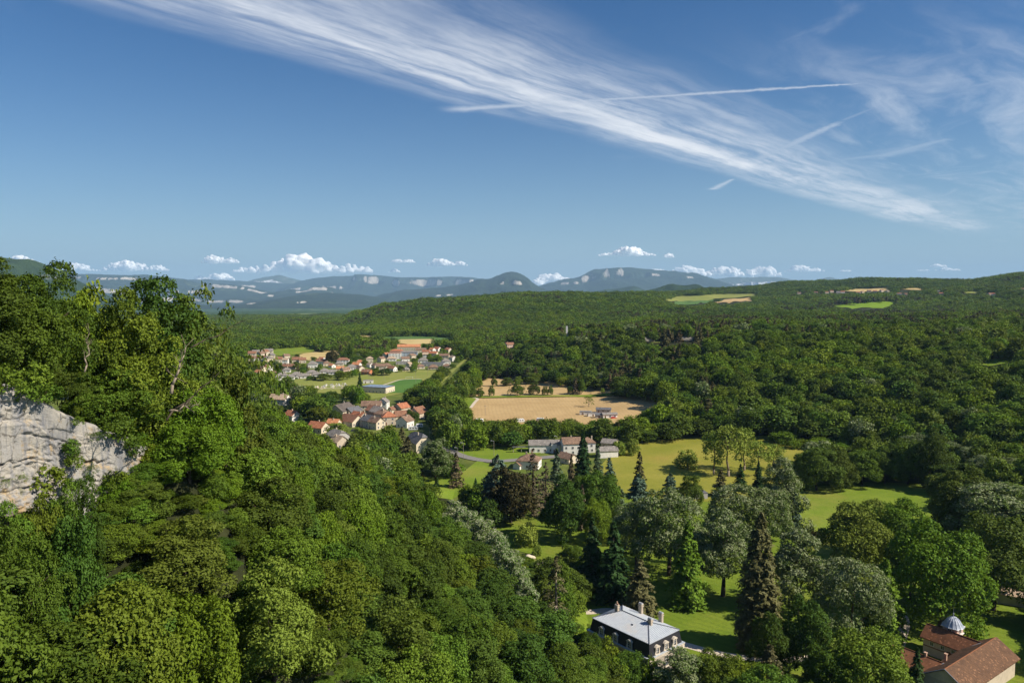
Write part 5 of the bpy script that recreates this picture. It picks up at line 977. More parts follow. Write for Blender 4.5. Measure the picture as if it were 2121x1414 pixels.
def T_(key, px, by, ty, wpx, label, group=None, d=None):
    if d is None: P = ray_T(px, by)[0]
    else:                                                   # d: metres behind the cliff plane
        dx, dy, dz = px_ray(px, by); d = (WP0 @ WN - d) / (dx / dy * WN[0] + WN[1]); P = np.array([dx * d / dy, d, 0.]); P[2] = T(P[0], P[1])
    dx, dy, dz = px_ray(px, ty); h = CAMZ + dz * P[1] / dy - P[2]; r = wpx * .5 / F * P[1] * 1.03
    SPOTS.append((P[0], P[1], r)); nm = NAMES[key] if isinstance(key, str) else 'broadleaf_tree'
    return plant(key, P, max(h, 1.), r, rg0.uniform(0, 6.28), nm, label, group, 'bush' if nm in ('bush', 'shrub') else 'tree')
PG = 'park trees round the mansion'
for a in [('sequoia', 1570, 1345, 1063, 104, 'towering brown-green giant sequoia right of the mansion'),
    ('fir', 1226, 1236, 1074, 92, 'dark fir behind the mansion, left of the pair'), ('fir', 1270, 1250, 1082, 98, 'dark fir behind the mansion, right of the pair'), ('spruce', 1325, 1272, 1160, 84, 'olive spruce just behind the mansion chimneys'),
    ('larch', 1423, 1256, 1080, 92, 'light green feathery conifer between firs and blossoming limes'), ('lime', 1385, 1195, 1020, 135, 'broad lime in pale bloom behind the light green conifer'), ('lime', 1318, 1170, 1048, 90, 'pale green lime above the dark firs'),
    ('tall_lime', 1497, 1235, 1058, 100, 'silvery lime in bloom just left of the giant sequoia'), ('lime', 1525, 1130, 1004, 115, 'wide silvery lime in bloom above the left of the sequoia top'), ('lime', 1592, 1125, 1015, 84, 'silvery lime in bloom right behind the sequoia top'), ('tall_lime', 1618, 1105, 951, 76, 'tallest silvery lime at the edge of the walled-in meadow'),
    ('cedar', 1640, 1110, 1000, 52, 'dark drooping cedar beside the tallest silvery lime'), ('tall_lime', 1650, 1275, 1098, 104, 'blossoming lime immediately right of the giant sequoia'), ('lime', 1765, 1335, 1162, 128, 'big blossoming lime in front of the weeping cedar'), ('weeping_cedar', 1828, 1318, 1158, 112, 'weeping pale green cedar beside the gravel tracks'),
    ('linden', 1776, 1190, 1060, 118, 'olive linden below the walled-in meadow'), ('maple', 1852, 1165, 1042, 120, 'yellow-green maple right of the olive linden'), ('maple', 1945, 1300, 1098, 170, 'large fresh green maple behind the domed turret'), ('oak', 1885, 1250, 1112, 90, 'dark oak left of the large fresh maple'), ('linden', 2055, 1265, 1096, 150, 'olive linden right of the large fresh maple'),
    ('lime', 2070, 1125, 1003, 170, 'very wide silvery lime at the right edge'), ('oak', 1985, 1100, 985, 110, 'dark oak left of the very wide silvery lime'), ('oak', 1600, 1405, 1286, 84, 'round dark tree at the foot of the sequoia, left of two'), ('oak', 1668, 1410, 1262, 84, 'round dark tree right of the sequoia foot'),
    ('spruce', 1592, 1450, 1336, 80, 'brownish spruce on the bottom edge below the sequoia'), ('bush', 1730, 1385, 1330, 40, 'yellowish bush by the curving drive'), ('ash', 1795, 1470, 1316, 140, 'leafy ash on the bottom edge left of the tiled barn'), ('fir', 1897, 1450, 1342, 56, 'small fir in front of the tiled barn'), ('ash', 1715, 1470, 1345, 90, 'leafy tree on the bottom edge under the big blossoming lime'),
    ('tall_lime', 1408, 1470, 1345, 88, 'blossoming lime in front of the mansion corner'), ('ash', 1478, 1470, 1356, 84, 'green ash beside the drive on the bottom edge'), ('maple', 1540, 1480, 1372, 90, 'fresh green tree on the bottom edge right of the drive'), ('bush', 1440, 1420, 1385, 60, 'low bush between ash and blossoming lime on the bottom edge'),
    ('bare_pine', 1151, 1345, 1153, 84, 'ragged sparse pine left of the mansion'), ('bush', 1093, 1133, 1092, 39, 'round yellow-green bush alone on the small lawn'), ('bush', 1113, 1152, 1129, 18, 'little bush below the round one on the small lawn'),
    ('oak', 1165, 1122, 1006, 78, 'dark round oak at the right of the small lawn'), ('dead_conifer', 1205, 1100, 1004, 28, 'grey-brown dead conifer right of the dark round oak'), ('beech', 1058, 1085, 975, 84, 'dark coppery beech at the top of the small lawn'), ('cedar', 1030, 1075, 944, 92, 'blue-grey cedar left of the coppery beech'),
    ('brown_conifer', 1104, 1070, 930, 58, 'bare brown conifer in front of the hipped bungalow'), ('brown_conifer', 1130, 1055, 958, 48, 'brown conifer right of the bungalow'), ('grey_spruce', 1153, 1050, 930, 46, 'grey spruce with pale bare trunk below the farm'), ('green_sequoia', 1207, 1000, 896, 42, 'dark pointed sequoia in front of the farmhouse'), ('grey_spruce', 1238, 1000, 922, 30, 'blue-grey spruce right of the pointed sequoia'),
    ('grey_spruce', 1262, 1025, 948, 44, 'grey ragged spruce below the white shed'), ('spruce', 1183, 1030, 942, 26, 'thin green spruce left of the pointed sequoia'), ('ash', 1240, 1085, 982, 74, 'bushy green ash right of the dead conifer'), ('ash', 1205, 1060, 985, 50, 'bushy green ash behind the dead conifer'), ('maple', 1238, 1125, 1038, 60, 'fresh green tree below the bushy ash'), ('cedar', 1283, 1075, 1008, 44, 'small layered cedar right of the bushy ash'),
    ('pine_crop', 1324, 1030, 936, 36, 'tall open pine against the yellow meadow'), ('cedar', 1322, 1065, 982, 66, 'wide blue-grey cedar below the tall open pine'), ('lime', 1335, 1075, 1030, 36, 'small round tree in white bloom below the wide cedar'), ('cedar', 1387, 1045, 980, 48, 'blue-grey cedar under the yellow meadow'), ('linden', 1430, 1055, 995, 46, 'olive round tree right of the blue-grey cedar'),
    ('pine_crop', 1492, 1030, 972, 40, 'brownish pine below the thin poplars'), ('fir', 1533, 1010, 961, 34, 'small dark fir below the thin poplars, left of two'), ('fir', 1570, 1022, 955, 34, 'small dark fir below the thin poplars, right of two'), ('linden', 1280, 1120, 1060, 60, 'olive tree left of the blossoming limes'), ('ash', 1185, 1190, 1130, 46, 'green tree between the small lawn and the dark firs'), ('ash', 1200, 1230, 1165, 40, 'green tree left of the dark firs')]: T_(*a, group=PG)
TP = 'thin pale poplars in the yellow meadow'
for a in [('thin_poplar', 1478, 982, 888, 44, 'pale thin poplar, leftmost in the yellow meadow'), ('thin_poplar', 1508, 987, 878, 60, 'tallest pale poplar in the yellow meadow'), ('thin_poplar', 1541, 975, 884, 46, 'pale poplar right of the tallest one'), ('thin_poplar', 1572, 988, 912, 46, 'shorter pale poplar at the right of the row'), ('thin_poplar', 1603, 975, 918, 34, 'half-bare poplar, rightmost of the row')]: T_(*a, group=TP)
for a in [('bush', 1424, 972, 939, 40, 'dark round bush alone in the yellow meadow'), ('bush', 1282, 945, 918, 22, 'small tree at the top left of the yellow meadow'), ('bush', 1309, 943, 915, 24, 'small leafy tree right of the grey shed'), ('robinia', 1285, 940, 918, 26, 'yellow-green tree beside the white shed'), ('beech', 1277, 935, 916, 16, 'purple-leaved tree behind the white shed'), ('beech', 1690, 1130, 1100, 26, 'small copper bush below the walled-in meadow')]: T_(*a)
HG = 'lone trees along the tan fields'
for i, (px, by, ty, w_, k) in enumerate([(1220, 844, 818, 18, 'thin_tree'), (966, 823, 803, 12, 'linden'), (980, 823, 804, 18, 'linden'), (995, 823, 806, 14, 'linden'), (1018, 822, 801, 12, 'linden'), (1057, 820, 803, 13, 'thin_tree'), (1072, 820, 795, 22, 'linden'), (1083, 820, 797, 14, 'thin_tree'), (1106, 819, 796, 23, 'linden'), (1129, 819, 803, 13, 'linden'), (1141, 819, 801, 10, 'linden'), (1181, 818, 799, 11, 'ash'), (1192, 818, 783, 22, 'dead_conifer'), (1204, 818, 786, 14, 'ash'), (1248, 816, 805, 7, 'bush'), (1100, 797, 775, 30, 'linden'), (1050, 800, 784, 24, 'linden'), (1073, 798, 782, 16, 'linden'), (1024, 802, 783, 12, 'linden'), (992, 803, 784, 9, 'spruce')]):
    T_(k, px, by, ty, w_, ['lone open tree standing in the nearest tan field', 'round hedge tree beside the tan fields, %s of the line from the left' % ORD[i % 20]][i > 0] if i < 2 else 'hedge tree by the tan fields, %s in the line' % ORD[i - 1], HG)
VGT = 'trees beside the slate barn and hamlet'
for a in [('chestnut', 901, 992, 907, 54, 'big leafy chestnut right of the slate barn'), ('pine_crop', 846, 972, 905, 44, 'brown-green pine left of the slate barn'), ('pine_crop', 862, 992, 936, 36, 'brown-green pine in front of the slate barn'), ('pine_crop', 945, 1010, 938, 36, 'open pine right of the big chestnut'), ('spruce', 833, 935, 884, 34, 'dark pine behind the hamlet gardens'), ('pine_crop', 788, 970, 920, 32, 'pine below the hamlet gardens'), ('willow', 700, 905, 880, 40, 'pale willow at the front of the hamlet'), ('willow', 745, 915, 890, 26, 'grey-green willow in the hamlet gardens'), ('beech', 727, 940, 915, 32, 'copper hedge tree below the hamlet'), ('beech', 798, 920, 902, 20, 'copper tree in the hamlet gardens'),
    ('oak', 695, 880, 853, 27, 'dense round tree at the left of the hamlet'), ('oak', 849, 872, 850, 13, 'clipped ball tree by the hamlet, left one'), ('oak', 860, 873, 855, 15, 'clipped ball tree by the hamlet, middle one'), ('oak', 887, 870, 852, 15, 'clipped ball tree by the hamlet, right one'), ('oak', 833, 869, 856, 15, 'round garden tree behind the beige red-roofed house'), ('fir', 905, 1012, 985, 16, 'small fir on the slope meadow'), ('fir', 985, 1020, 990, 20, 'small fir left of the blue-grey cedar'),
    ('fir', 622, 885, 858, 26, 'dark fir right of the lone white villa'), ('beech', 687, 755, 727, 21, 'dark purple beech in the far village'), ('fir', 745, 802, 772, 14, 'single dark pine on the village meadow'), ('column_poplar', 727, 748, 714, 9, 'slim poplar in the far village'), ('column_poplar', 1940, 897, 848, 20, 'slim poplar on the right slope, tallest of three'), ('column_poplar', 1895, 868, 828, 18, 'slim poplar on the right slope, leftmost of three'), ('column_poplar', 2037, 952, 904, 18, 'slim poplar on the right slope, rightmost of three'), ('grey_spruce', 561, 826, 795, 16, 'blue-grey spruce left of the cemetery')]: T_(*a, group=VGT)
MW = 'dense dark trees walling in the meadow'
for i, (px, by, ty, w_, k) in enumerate([(1690, 1016, 934, 78, 'oak'), (1740, 1012, 942, 62, 'oak'), (1786, 1006, 934, 62, 'ash'), (1832, 1002, 930, 56, 'oak'), (1880, 1005, 915, 66, 'ash'), (1925, 1010, 905, 60, 'oak')]): T_(k, px, by, ty, w_, 'dense dark tree on the far side of the walled-in meadow, %s from left' % ORD[i], MW)
LG = 'silvery limes in bloom on the right slope'
for i, (px, by, ty, w_) in enumerate([(1835, 880, 838, 60), (1865, 905, 862, 40), (1900, 945, 898, 66), (1955, 925, 893, 44), (1970, 955, 915, 46), (2005, 975, 925, 50), (2040, 1010, 945, 70), (2095, 985, 950, 60), (1612, 850, 825, 24), (1570, 855, 835, 22)]): T_('lime', px, by, ty, w_, 'silvery lime in bloom among the right-hand woods, %s of the scattered row' % ORD[i], LG)
broad('spur_oak', 'green', 441, 14, 5.4, base=.1, nl=40, ncl=2600, lpc=8, leaf=.19, lobe=(.20, .34), fill=.0, taper=.1)
broad('spur_ash', 'dark', 442, 14, 5.2, base=.1, nl=44, ncl=2600, lpc=8, leaf=.19, lobe=(.18, .32), fill=.0, taper=.15)
NAMES.update(spur_oak='oak_tree', spur_ash='ash_tree')
# spur above the cliff
SG = 'trees crowning the limestone cliff'
for key, px, d, ty, wpx, lb in [('spur_ash', -60, 6.2, 548, 230, 'dense tree at the far left edge above the cliff'), ('spur_oak', 15, 6.7, 566, 190, 'dense dark tree above the cliff, at the left edge'), ('spur_oak', 95, 7.2, 566, 170, 'dense tree above the cliff, second from the left edge'), (('a', 2), 150, 12.2, 600, 120, 'tree behind the two dense ones above the cliff'), ('robinia', 208, 11.2, 640, 130, 'bright yellow-green tree in the dip above the cliff'),
    ('spur_oak', 268, 7.2, 625, 150, 'left half of the tall oak clump on the spur'), ('spur_ash', 332, 8.2, 604, 190, 'tallest spreading tree on the spur above the cliff'), ('spur_oak', 295, 5.7, 680, 180, 'tree in front of the tallest one on the spur'), (('a', 1), 390, 7.2, 655, 130, 'olive tree right of the tallest one on the spur'), ('thin_tree', 455, 6.2, 660, 150, 'half-bare brownish tree at the right end of the spur'), ('thin_tree', 495, 5.7, 700, 120, 'thin ragged tree hanging over the end of the spur'),
    ('spur_oak', 240, 5.2, 760, 150, 'dark tree overhanging the right end of the cliff'), ('spur_ash', 320, 5.2, 800, 150, 'dark leafy tree below the tall clump'), ('spur_oak', 400, 5.2, 780, 140, 'leafy tree under the bare branches of the spur'), (('a', 1), 470, 5.2, 790, 130, 'olive tree below the end of the spur'), ('thin_tree', 425, 6.2, 720, 130, 'ragged brownish tree beside the bare leaning trunk')]:
    T_(key, px, 900, ty, wpx, lb, SG, d)
for i, (px, ty, wpx) in enumerate([(-30, 1075, 120), (30, 1066, 110), (85, 1046, 100), (125, 1028, 90), (165, 1012, 90), (60, 1110, 120), (140, 1080, 110)]):
    T_(['spur_ash', 'spur_oak', ('a', 0), 'spur_oak', 'spur_ash', 'spur_oak', ('a', 3)][i], px, 1100, ty, wpx, 'slender tree before the cliff foot, %s from left' % ORD[i] if i < 5 else ['dark tree', 'fuller tree'][i - 5] + ' in the second row before the cliff foot', 'trees standing before the cliff foot', -4. if i < 5 else -8.)
def dead_branch(px, py, qx, qy, d0, d1, r0, lb, seed):
    rg = np.random.default_rng(seed); A = np.array(px_ray(px, py)); A = A * d0 / A[1] + [0, 0, CAMZ]; B = np.array(px_ray(qx, qy)); B = B * d1 / B[1] + [0, 0, CAMZ]
    mb = MB(); n = 6; pts = [A + (B - A) * k / n + rg.normal(size=3) * .15 * (0 < k < n) for k in range(n + 1)]
    for k in range(n): mb.tube(pts[k], pts[k + 1], r0 * (1 - .8 * k / n), r0 * (1 - .8 * (k + 1) / n), 6)
    L = np.linalg.norm(B - A)
    for k in range(14):
        i = rg.integers(2, n + 1); p = pts[i] + 0; dv_ = unit((B - A) / L + rg.normal(size=3) * .7); q = p + dv_ * L * rg.uniform(.12, .3); mb.tube(p, q, r0 * .22, r0 * .05, 4)
        for _ in range(2): mb.tube(p + (q - p) * .6, q + rg.normal(size=3) * L * .05, r0 * .1, r0 * .03, 3)
    o = mb.build('dead_branch', M_bark if seed in (2, 3) else M_barkpale, None, True); tag(o, lb, 'branch', 'bare branches on the spur')
dead_branch(355, 815, 385, 718, 74, 75, .17, 'bare pale leaning trunk on the spur', 1); dead_branch(345, 870, 455, 770, 76, 80, .11, 'long arching mossy bare branch above the slope', 2); dead_branch(395, 720, 500, 665, 80, 84, .09, 'bare twiggy branches at the right end of the spur', 3); dead_branch(350, 850, 410, 838, 73, 74, .12, 'short white broken branch on the spur', 4); dead_branch(175, 770, 185, 690, 75, 76, .1, 'thin pale bare stem above the cliff', 5)

# flowering acacias along the foot of the slope
for i, (px, by, ty, w_) in enumerate([(935, 1085, 1042, 50), (965, 1105, 1055, 56), (1000, 1135, 1078, 60), (1030, 1165, 1105, 50), (1045, 1195, 1130, 46), (1072, 1225, 1165, 44), (1092, 1262, 1205, 42), (1060, 1180, 1140, 40), (950, 1090, 1050, 44), (985, 1118, 1066, 50), (1082, 1245, 1188, 40)]):
    T_('acacia', px, by + 6, ty, w_, 'acacia in cream blossom at the foot of the slope, %s going down' % ORD[i], 'blossoming acacias along the slope foot')
KV.append([(912, 1036), (960, 1048), (1020, 1098), (1052, 1140), (1100, 1225), (1092, 1245), (1045, 1180), (1000, 1120), (950, 1080)])
for a in [('robinia', 1258, 1430, 1338, 60, 'light green robinia before the left front of the mansion'), ('ash', 1300, 1450, 1354, 70, 'green ash before the middle of the mansion front'), ('robinia', 1342, 1455, 1372, 56, 'light green robinia before the mansion entrance'), ('ash', 1222, 1400, 1314, 44, 'green ash at the left corner of the mansion'), (('a', 0), 243, 1168, 1085, 95, 'green tree filling the gap below the cliff end'), (('a', 3), 215, 1200, 1110, 90, 'dark tree beside the gap below the cliff end'), (('a', 4), 659, 1400, 1308, 110, 'leafy tree in the hollow at the bottom edge')]: T_(*a, group='trees of the slope foot and gaps')
# ------------------------------------------------------------------ scattered woods
rgs = np.random.default_rng(2024)
def horizon_filter(x, y, ztop):
    az = np.linspace(-.75, .75, 400); ds = np.geomspace(40, 5000, 260); X = ds[None] * np.tan(az)[:, None]; Y = ds[None] + 0 * X; ang = (T(X, Y) - CAMZ) / Y
    mxa = np.maximum.accumulate(ang, 1); ai = np.clip(np.interp(np.arctan2(x, y), az, np.arange(400)).astype(int), 0, 399); di = np.clip(np.searchsorted(ds, y) - 2, 0, 259)
    return (ztop - CAMZ) / y > mxa[ai, di] - .001
def scatter(d0, d1, sp, hr, rr_, pxr=(-190, 2310)):
    x0, x1 = (pxr[0] - CX) / F * d1, (pxr[1] - CX) / F * d1; gx_, gy_ = np.meshgrid(np.arange(x0, x1, sp), np.arange(d0, d1, sp)); gx_ = gx_ + (np.arange(gx_.shape[0])[:, None] % 2) * sp / 2
    x = (gx_ + rgs.uniform(-.36, .36, gx_.shape) * sp).ravel(); y = (gy_ + rgs.uniform(-.36, .36, gx_.shape) * sp).ravel(); y = np.maximum(y, 1)
    px = CX + F * x / y; k = (px > pxr[0]) & (px < pxr[1]); x, y = x[k], y[k]; z = T(x, y); n = len(x)
    big = fbm(x / 60, y / 60, 41, 2); h = rgs.uniform(*hr, n) * (.8 + .4 * big); r = rgs.uniform(*rr_, n) * (.85 + .3 * big)
    keep = horizon_filter(x, y, z + h) | (y < 260)
    for X, Y, q in HOUSES: keep &= np.hypot(x - X, y - Y) > q + r * .7
    pts = [proj(x + a * r, y, z + b * h)[:2] for a, b in ((0, 1.), (-.75, .62), (.75, .62), (-.55, .86), (.55, .86), (0, .3), (-.5, .3), (.5, .3), (0, .62), (0, .82), (-.4, .72), (.4, .72), (-.4, .45), (.4, .45), (-.9, .5), (.9, .5), (0, .12), (0, .46))]
    for poly in KV:
        P = np.array(poly); lo, hi = P.min(0), P.max(0)
        for X, Y in pts:
            c = keep & (X > lo[0]) & (X < hi[0]) & (Y > lo[1]) & (Y < hi[1])
            if c.any(): i = np.where(c)[0]; keep[i[inpoly(X[i], Y[i], P)]] = False
    return [v[keep] for v in (x, y, z, h, r)]
PARK = [(1165, 1500), (1165, 1240), (1100, 1150), (1035, 1125), (1000, 1070), (1010, 985), (1060, 950), (1110, 935), (1260, 930), (1480, 905), (1670, 935), (1660, 1000), (1930, 1005), (1990, 1040), (1990, 1110), (2110, 1180), (2060, 1250), (2130, 1300), (2130, 1500)]
VILL = [(505, 800), (505, 735), (560, 725), (700, 735), (800, 740), (800, 715), (880, 712), (960, 728), (960, 762), (905, 770), (760, 780), (640, 790)]
slope_foot = lambda y: np.interp(y, [0, 100, 180, 211, 243, 291, 340, 375, 404, 450, 500, 600], [34, 30, 25, 21, 5, -6, -30, -55, -100, -170, -250, -400])
def spaced(x, y, r, k=.55):
    ok = np.ones(len(x), bool)
    for X, Y, q in SPOTS: ok &= np.hypot(x - X, y - Y) > k * (q + r)
    return ok
cand = []                                                    # x, y, z, h, r, zone
x, y, z, h, r = scatter(34, 470, 7.6, (7.5, 14.5), (3.5, 5.4)); s = slope_foot(y) - x
b = -((x - WP0[0]) * WN[0] + (y - WP0[1]) * WN[1]); uu = (x - WP0[0]) * WU[0] + (y - WP0[1]) * WU[1]; spur = (b > -1.5) & (b < 40) & (uu < 48)
infr = np.hypot(x, y) > 54
k = (s > -3) & infr & ~(spur & (b > -.3) & (uu < 31)) & spaced(x, y, r, .5)
cand.append(np.stack([x, y, z, h * np.where((b > -9) & (b <= -1.5) & (uu < 30), .62, 1), r, np.zeros(len(x))], 1)[k])
x, y, z, h, r = scatter(150, 1000, 8.8, (8, 17), (3.6, 7.2)); s = slope_foot(y) - x; X, Y, _ = proj(x, y, z)
k = (s < -1) & ~inpoly(X, Y, PARK) & ~inpoly(X, Y, VILL) & spaced(x, y, r, .6); cand.append(np.stack([x, y, z, h, r, np.ones(len(x))], 1)[k])
x, y, z, h, r = scatter(560, 1350, 11.5, (4.5, 9.5), (2.2, 4.2), (480, 1000)); X, Y, _ = proj(x, y, z); k = inpoly(X, Y, VILL) & spaced(x, y, r, .6); cand.append(np.stack([x, y, z, h, r, np.full(len(x), 2)], 1)[k])
x, y, z, h, r = scatter(430, 1000, 27., (15, 21), (6., 8.6)); s = slope_foot(y) - x; X, Y, _ = proj(x, y, z)
k = (s < -1) & ~inpoly(X, Y, PARK) & ~inpoly(X, Y, VILL) & spaced(x, y, r, .6); cand.append(np.stack([x, y, z, h, r, np.ones(len(x))], 1)[k])
C = np.concatenate(cand); X, Y, dep = proj(C[:, 0], C[:, 1], C[:, 2] + C[:, 3] * .9)
size = C[:, 4] / dep * np.where((X > -60) & (X < 2180) & (Y < 1425), 1, 0); order = np.argsort(-size); C = C[order]; X = X[order]; dep = dep[order]
nind = 262; rgt = np.random.default_rng(5)
ZB = [[(1420, 742), (1560, 735), (1800, 742), (1860, 765), (1700, 785), (1450, 770)], [(1570, 890), (1640, 882), (1770, 905), (1770, 935), (1660, 930)], [(560, 870), (700, 930), (760, 985), (620, 960), (560, 930)]]
ZP = [[(1150, 700), (1250, 686), (1500, 662), (1620, 678), (1500, 702), (1250, 712)], [(1760, 645), (2000, 640), (1960, 672), (1750, 668)], [(1440, 770), (1500, 775), (1520, 830), (1450, 860)], [(1300, 730), (1420, 725), (1420, 760), (1320, 760)]]
ZD = [[(1180, 735), (1420, 770), (1500, 850), (1350, 820), (1150, 775)], [(1520, 785), (1900, 780), (2121, 830), (2121, 900), (1900, 880), (1700, 850)], [(985, 700), (1150, 705), (1180, 770), (1000, 770)]]  # dark-leaved trees favoured here; the scarp's shaded side is put into leaf colour
def zoned(idx, X, Y, rnd):
    for zs_, v, pr in ((ZB, 2, .8), (ZP, 5, .55), (ZD, 3, .35)):
        for q in zs_: idx = np.where(inpoly(X, Y, q) & (rnd < pr), v, idx)
    return idx
KN = ('green', 'olive', 'bright green', 'dark green', 'green')
def choose(Ci, Xi):
    u = fbm(np.array([Ci[0] / 22.]), np.array([Ci[1] / 22.]), 61, 2)[0] + rgt.normal() * .16; px = Xi
    return 3 if u < .27 else (0 if u < .44 else (4 if u < .52 else (1 if u < .66 else 2)))
Yc = Y[order]; info = []
AREAS = ('the bottom slope edge', 'the slope beside the mansion', 'the slope under the cliff', 'the upper slope', 'the middle slope', 'the lower slope', 'the right edge woods', 'the woods round the park', 'the village gardens')
for i in range(nind):
    c = C[i]; k = choose(c, X[i]); zone = int(c[5]); x_, y_ = X[i], Yc[i]
    ar = 8 if zone == 2 else ((6 if x_ > 1900 else 7) if zone == 1 else (1 if x_ > 1060 else (0 if y_ > 1230 else (2 if x_ < 420 else (3 if y_ < 980 else (4 if y_ < 1110 else 5))))))
    info.append((ar, KN[k], x_, k))
TEN = ['twenty', 'thirty', 'forty']
def ordw(n): return ORD[n] if n < 20 else ('%s-%s' % (TEN[(n + 1) // 10 - 2], ORD[(n + 1) % 10 - 1]) if (n + 1) % 10 else {30: 'thirtieth', 40: 'fortieth'}.get(n + 1, 'last'))
for i in range(nind):
    c = C[i]; tier = 'a' if dep[i] < 165 else ('b' if dep[i] < 430 else 'c'); ar, kn, x_, k = info[i]
    rank = sum(1 for q in info if q[0] == ar and q[1] == kn and q[2] < x_)
    plant((tier, k), c[:3], c[3], c[4], rgt.uniform(0, 6.28), 'broadleaf_tree', '%s tree, %s from left of its colour on %s' % (kn, ordw(rank), AREAS[ar]), 'broadleaf trees of the wooded slope' if ar < 6 else 'broadleaf trees of the valley', sink=.6)
def gn_stuff(name, pts, keys, label, kind='stuff'):
    n = len(pts); me = bpy.data.meshes.new(name); me.vertices.add(n); me.vertices.foreach_set('co', pts[:, :3].astype(np.float32).ravel())
    kk = pts[:, 5].astype(int); ph = np.array([PROTO[k][2] for k in keys])[kk]; pr = np.array([PROTO[k][3] for k in keys])[kk]
    a = me.attributes.new('scl', 'FLOAT_VECTOR', 'POINT'); a.data.foreach_set('vector', np.stack([pts[:, 4] / pr, pts[:, 4] / pr, pts[:, 3] / ph], 1).astype(np.float32).ravel())
    a = me.attributes.new('rot', 'FLOAT_VECTOR', 'POINT'); rv = np.zeros((n, 3), np.float32); rv[:, 2] = rgs.uniform(0, 6.28, n); a.data.foreach_set('vector', rv.ravel())
    a = me.attributes.new('idx', 'INT', 'POINT'); a.data.foreach_set('value', kk.astype(np.int32))
    ng = bpy.data.node_groups.new(name, 'GeometryNodeTree'); ng.interface.new_socket('Geometry', in_out='INPUT', socket_type='NodeSocketGeometry'); ng.interface.new_socket('Geometry', in_out='OUTPUT', socket_type='NodeSocketGeometry')
    N = ng.nodes; gi = N.new('NodeGroupInput'); go = N.new('NodeGroupOutput'); ip = N.new('GeometryNodeInstanceOnPoints'); jn = N.new('GeometryNodeJoinGeometry'); ip.inputs['Pick Instance'].default_value = True
    for k in reversed(keys):
        ob = bpy.data.objects.get('pattern_%s' % str(k)) or bpy.data.objects.new('pattern_%s' % str(k), PROTO[k][0])
        oi = N.new('GeometryNodeObjectInfo'); oi.inputs['Object'].default_value = ob; oi.inputs['As Instance'].default_value = True; ng.links.new(oi.outputs['Geometry'], jn.inputs[0])
    def na(nm, ty):
        q = N.new('GeometryNodeInputNamedAttribute'); q.data_type = ty; q.inputs[0].default_value = nm; return q.outputs[0]
    ng.links.new(gi.outputs[0], ip.inputs['Points']); ng.links.new(jn.outputs[0], ip.inputs['Instance']); ng.links.new(na('idx', 'INT'), ip.inputs['Instance Index'])
    ng.links.new(na('rot', 'FLOAT_VECTOR'), ip.inputs['Rotation']); ng.links.new(na('scl', 'FLOAT_VECTOR'), ip.inputs['Scale']); ng.links.new(ip.outputs[0], go.inputs[0])
    o = link(name, me); md = o.modifiers.new('trees', 'NODES'); md.node_group = ng; return tag(o, label, kind=kind)
rest = C[nind:].copy(); idx = np.array([choose(c, xx) for c, xx in zip(rest, X[nind:])]); far = (rest[:, 1] > 620) & (fbm(rest[:, 0] / 90, rest[:, 1] / 90, 66, 2) > .62); idx = np.where(far & (rgt.random(len(idx)) < .6), 5, idx); idx = np.where(rgt.random(len(idx)) < .025, 6, idx)
X, Y, _ = proj(rest[:, 0], rest[:, 1], rest[:, 2] + rest[:, 3] * .6); idx = zoned(idx, X, Y, rgt.random(len(idx)))
idx = np.where((rest[:, 1] < 260) & (idx < 5), np.where(rest[:, 1] < 130, idx + 12, idx + 7), idx); low = inpoly(X, Y, ZB[1]); rest[:, 3] = np.where(low, rest[:, 3] * .5, rest[:, 3]); rest[:, 5] = idx; rest[:, 2] -= .6
gn_stuff('woodland', rest, [('c', k) for k in range(7)] + [('b', k) for k in range(5)] + [('a', k) for k in range(5)], 'mixed woods covering the valley sides and slopes')
def far_idx(x, y, pine=.62):
    u = fbm(x / 120, y / 120, 44, 3) + rgt.normal(size=len(x)) * .10; i = np.where(u < .32, 2, np.where(u < .48, 0, np.where(u < .56, 3, np.where(u < .66, 1, 4))))
    i = np.where((T(x, y) < 6) & (rgt.random(len(x)) < .65), np.where(rgt.random(len(x)) < .5, 4, 1), i)
    return np.where((fbm(x / 140, y / 140, 52, 2) > pine) & (rgt.random(len(x)) < .6), 5, i)
x, y, z, h, r = scatter(1000, 2000, 9.6, (8, 13), (4.6, 6.4)); X, Y, _ = proj(x, y, z); k = ~inpoly(X, Y, VILL); P = np.stack([x, y, z - .6, h, r, zoned(far_idx(x, y, .56), X, Y, rgt.random(len(x)))], 1)[k]
gn_stuff('woodland', P, [('d', k) for k in range(6)], 'woods on the scrubby plateau and beyond the village')
x, y, z, h, r = scatter(2000, 4600, 14.5, (9, 15), (7.2, 9.6)); P = np.stack([x, y, z - .6, h, r, far_idx(x, y, .66)], 1)
gn_stuff('woodland', P, [('d', k) for k in range(6)], 'far wooded mesa, plain and hills')
x, y, z, h, r = scatter(40, 240, 3.1, (1.6, 3.6), (1.2, 2.0)); s = slope_foot(y) - x; b = -((x - WP0[0]) * WN[0] + (y - WP0[1]) * WN[1]); uu = (x - WP0[0]) * WU[0] + (y - WP0[1]) * WU[1]; k = (s > -4) & (np.hypot(x, y) > 44) & (b > -16) & (uu < 48); P = np.stack([x, y, z - .3, h, r, rgt.integers(0, 5, len(x))], 1)[k]
x, y, z, h, r = scatter(40, 260, 2.5, (.8, 1.7), (.9, 1.5)); s = slope_foot(y) - x; k = (s > -4) & (np.hypot(x, y) > 44); P = np.concatenate([P, np.stack([x, y, z - .2, h, r, rgt.integers(0, 4, len(x))], 1)[k]])
gn_stuff('undergrowth', P, [('b', k) for k in range(5)], 'low leafy undergrowth beneath the slope trees')
print('TREES', nind, len(rest), len(x), 'KV', len(KV))
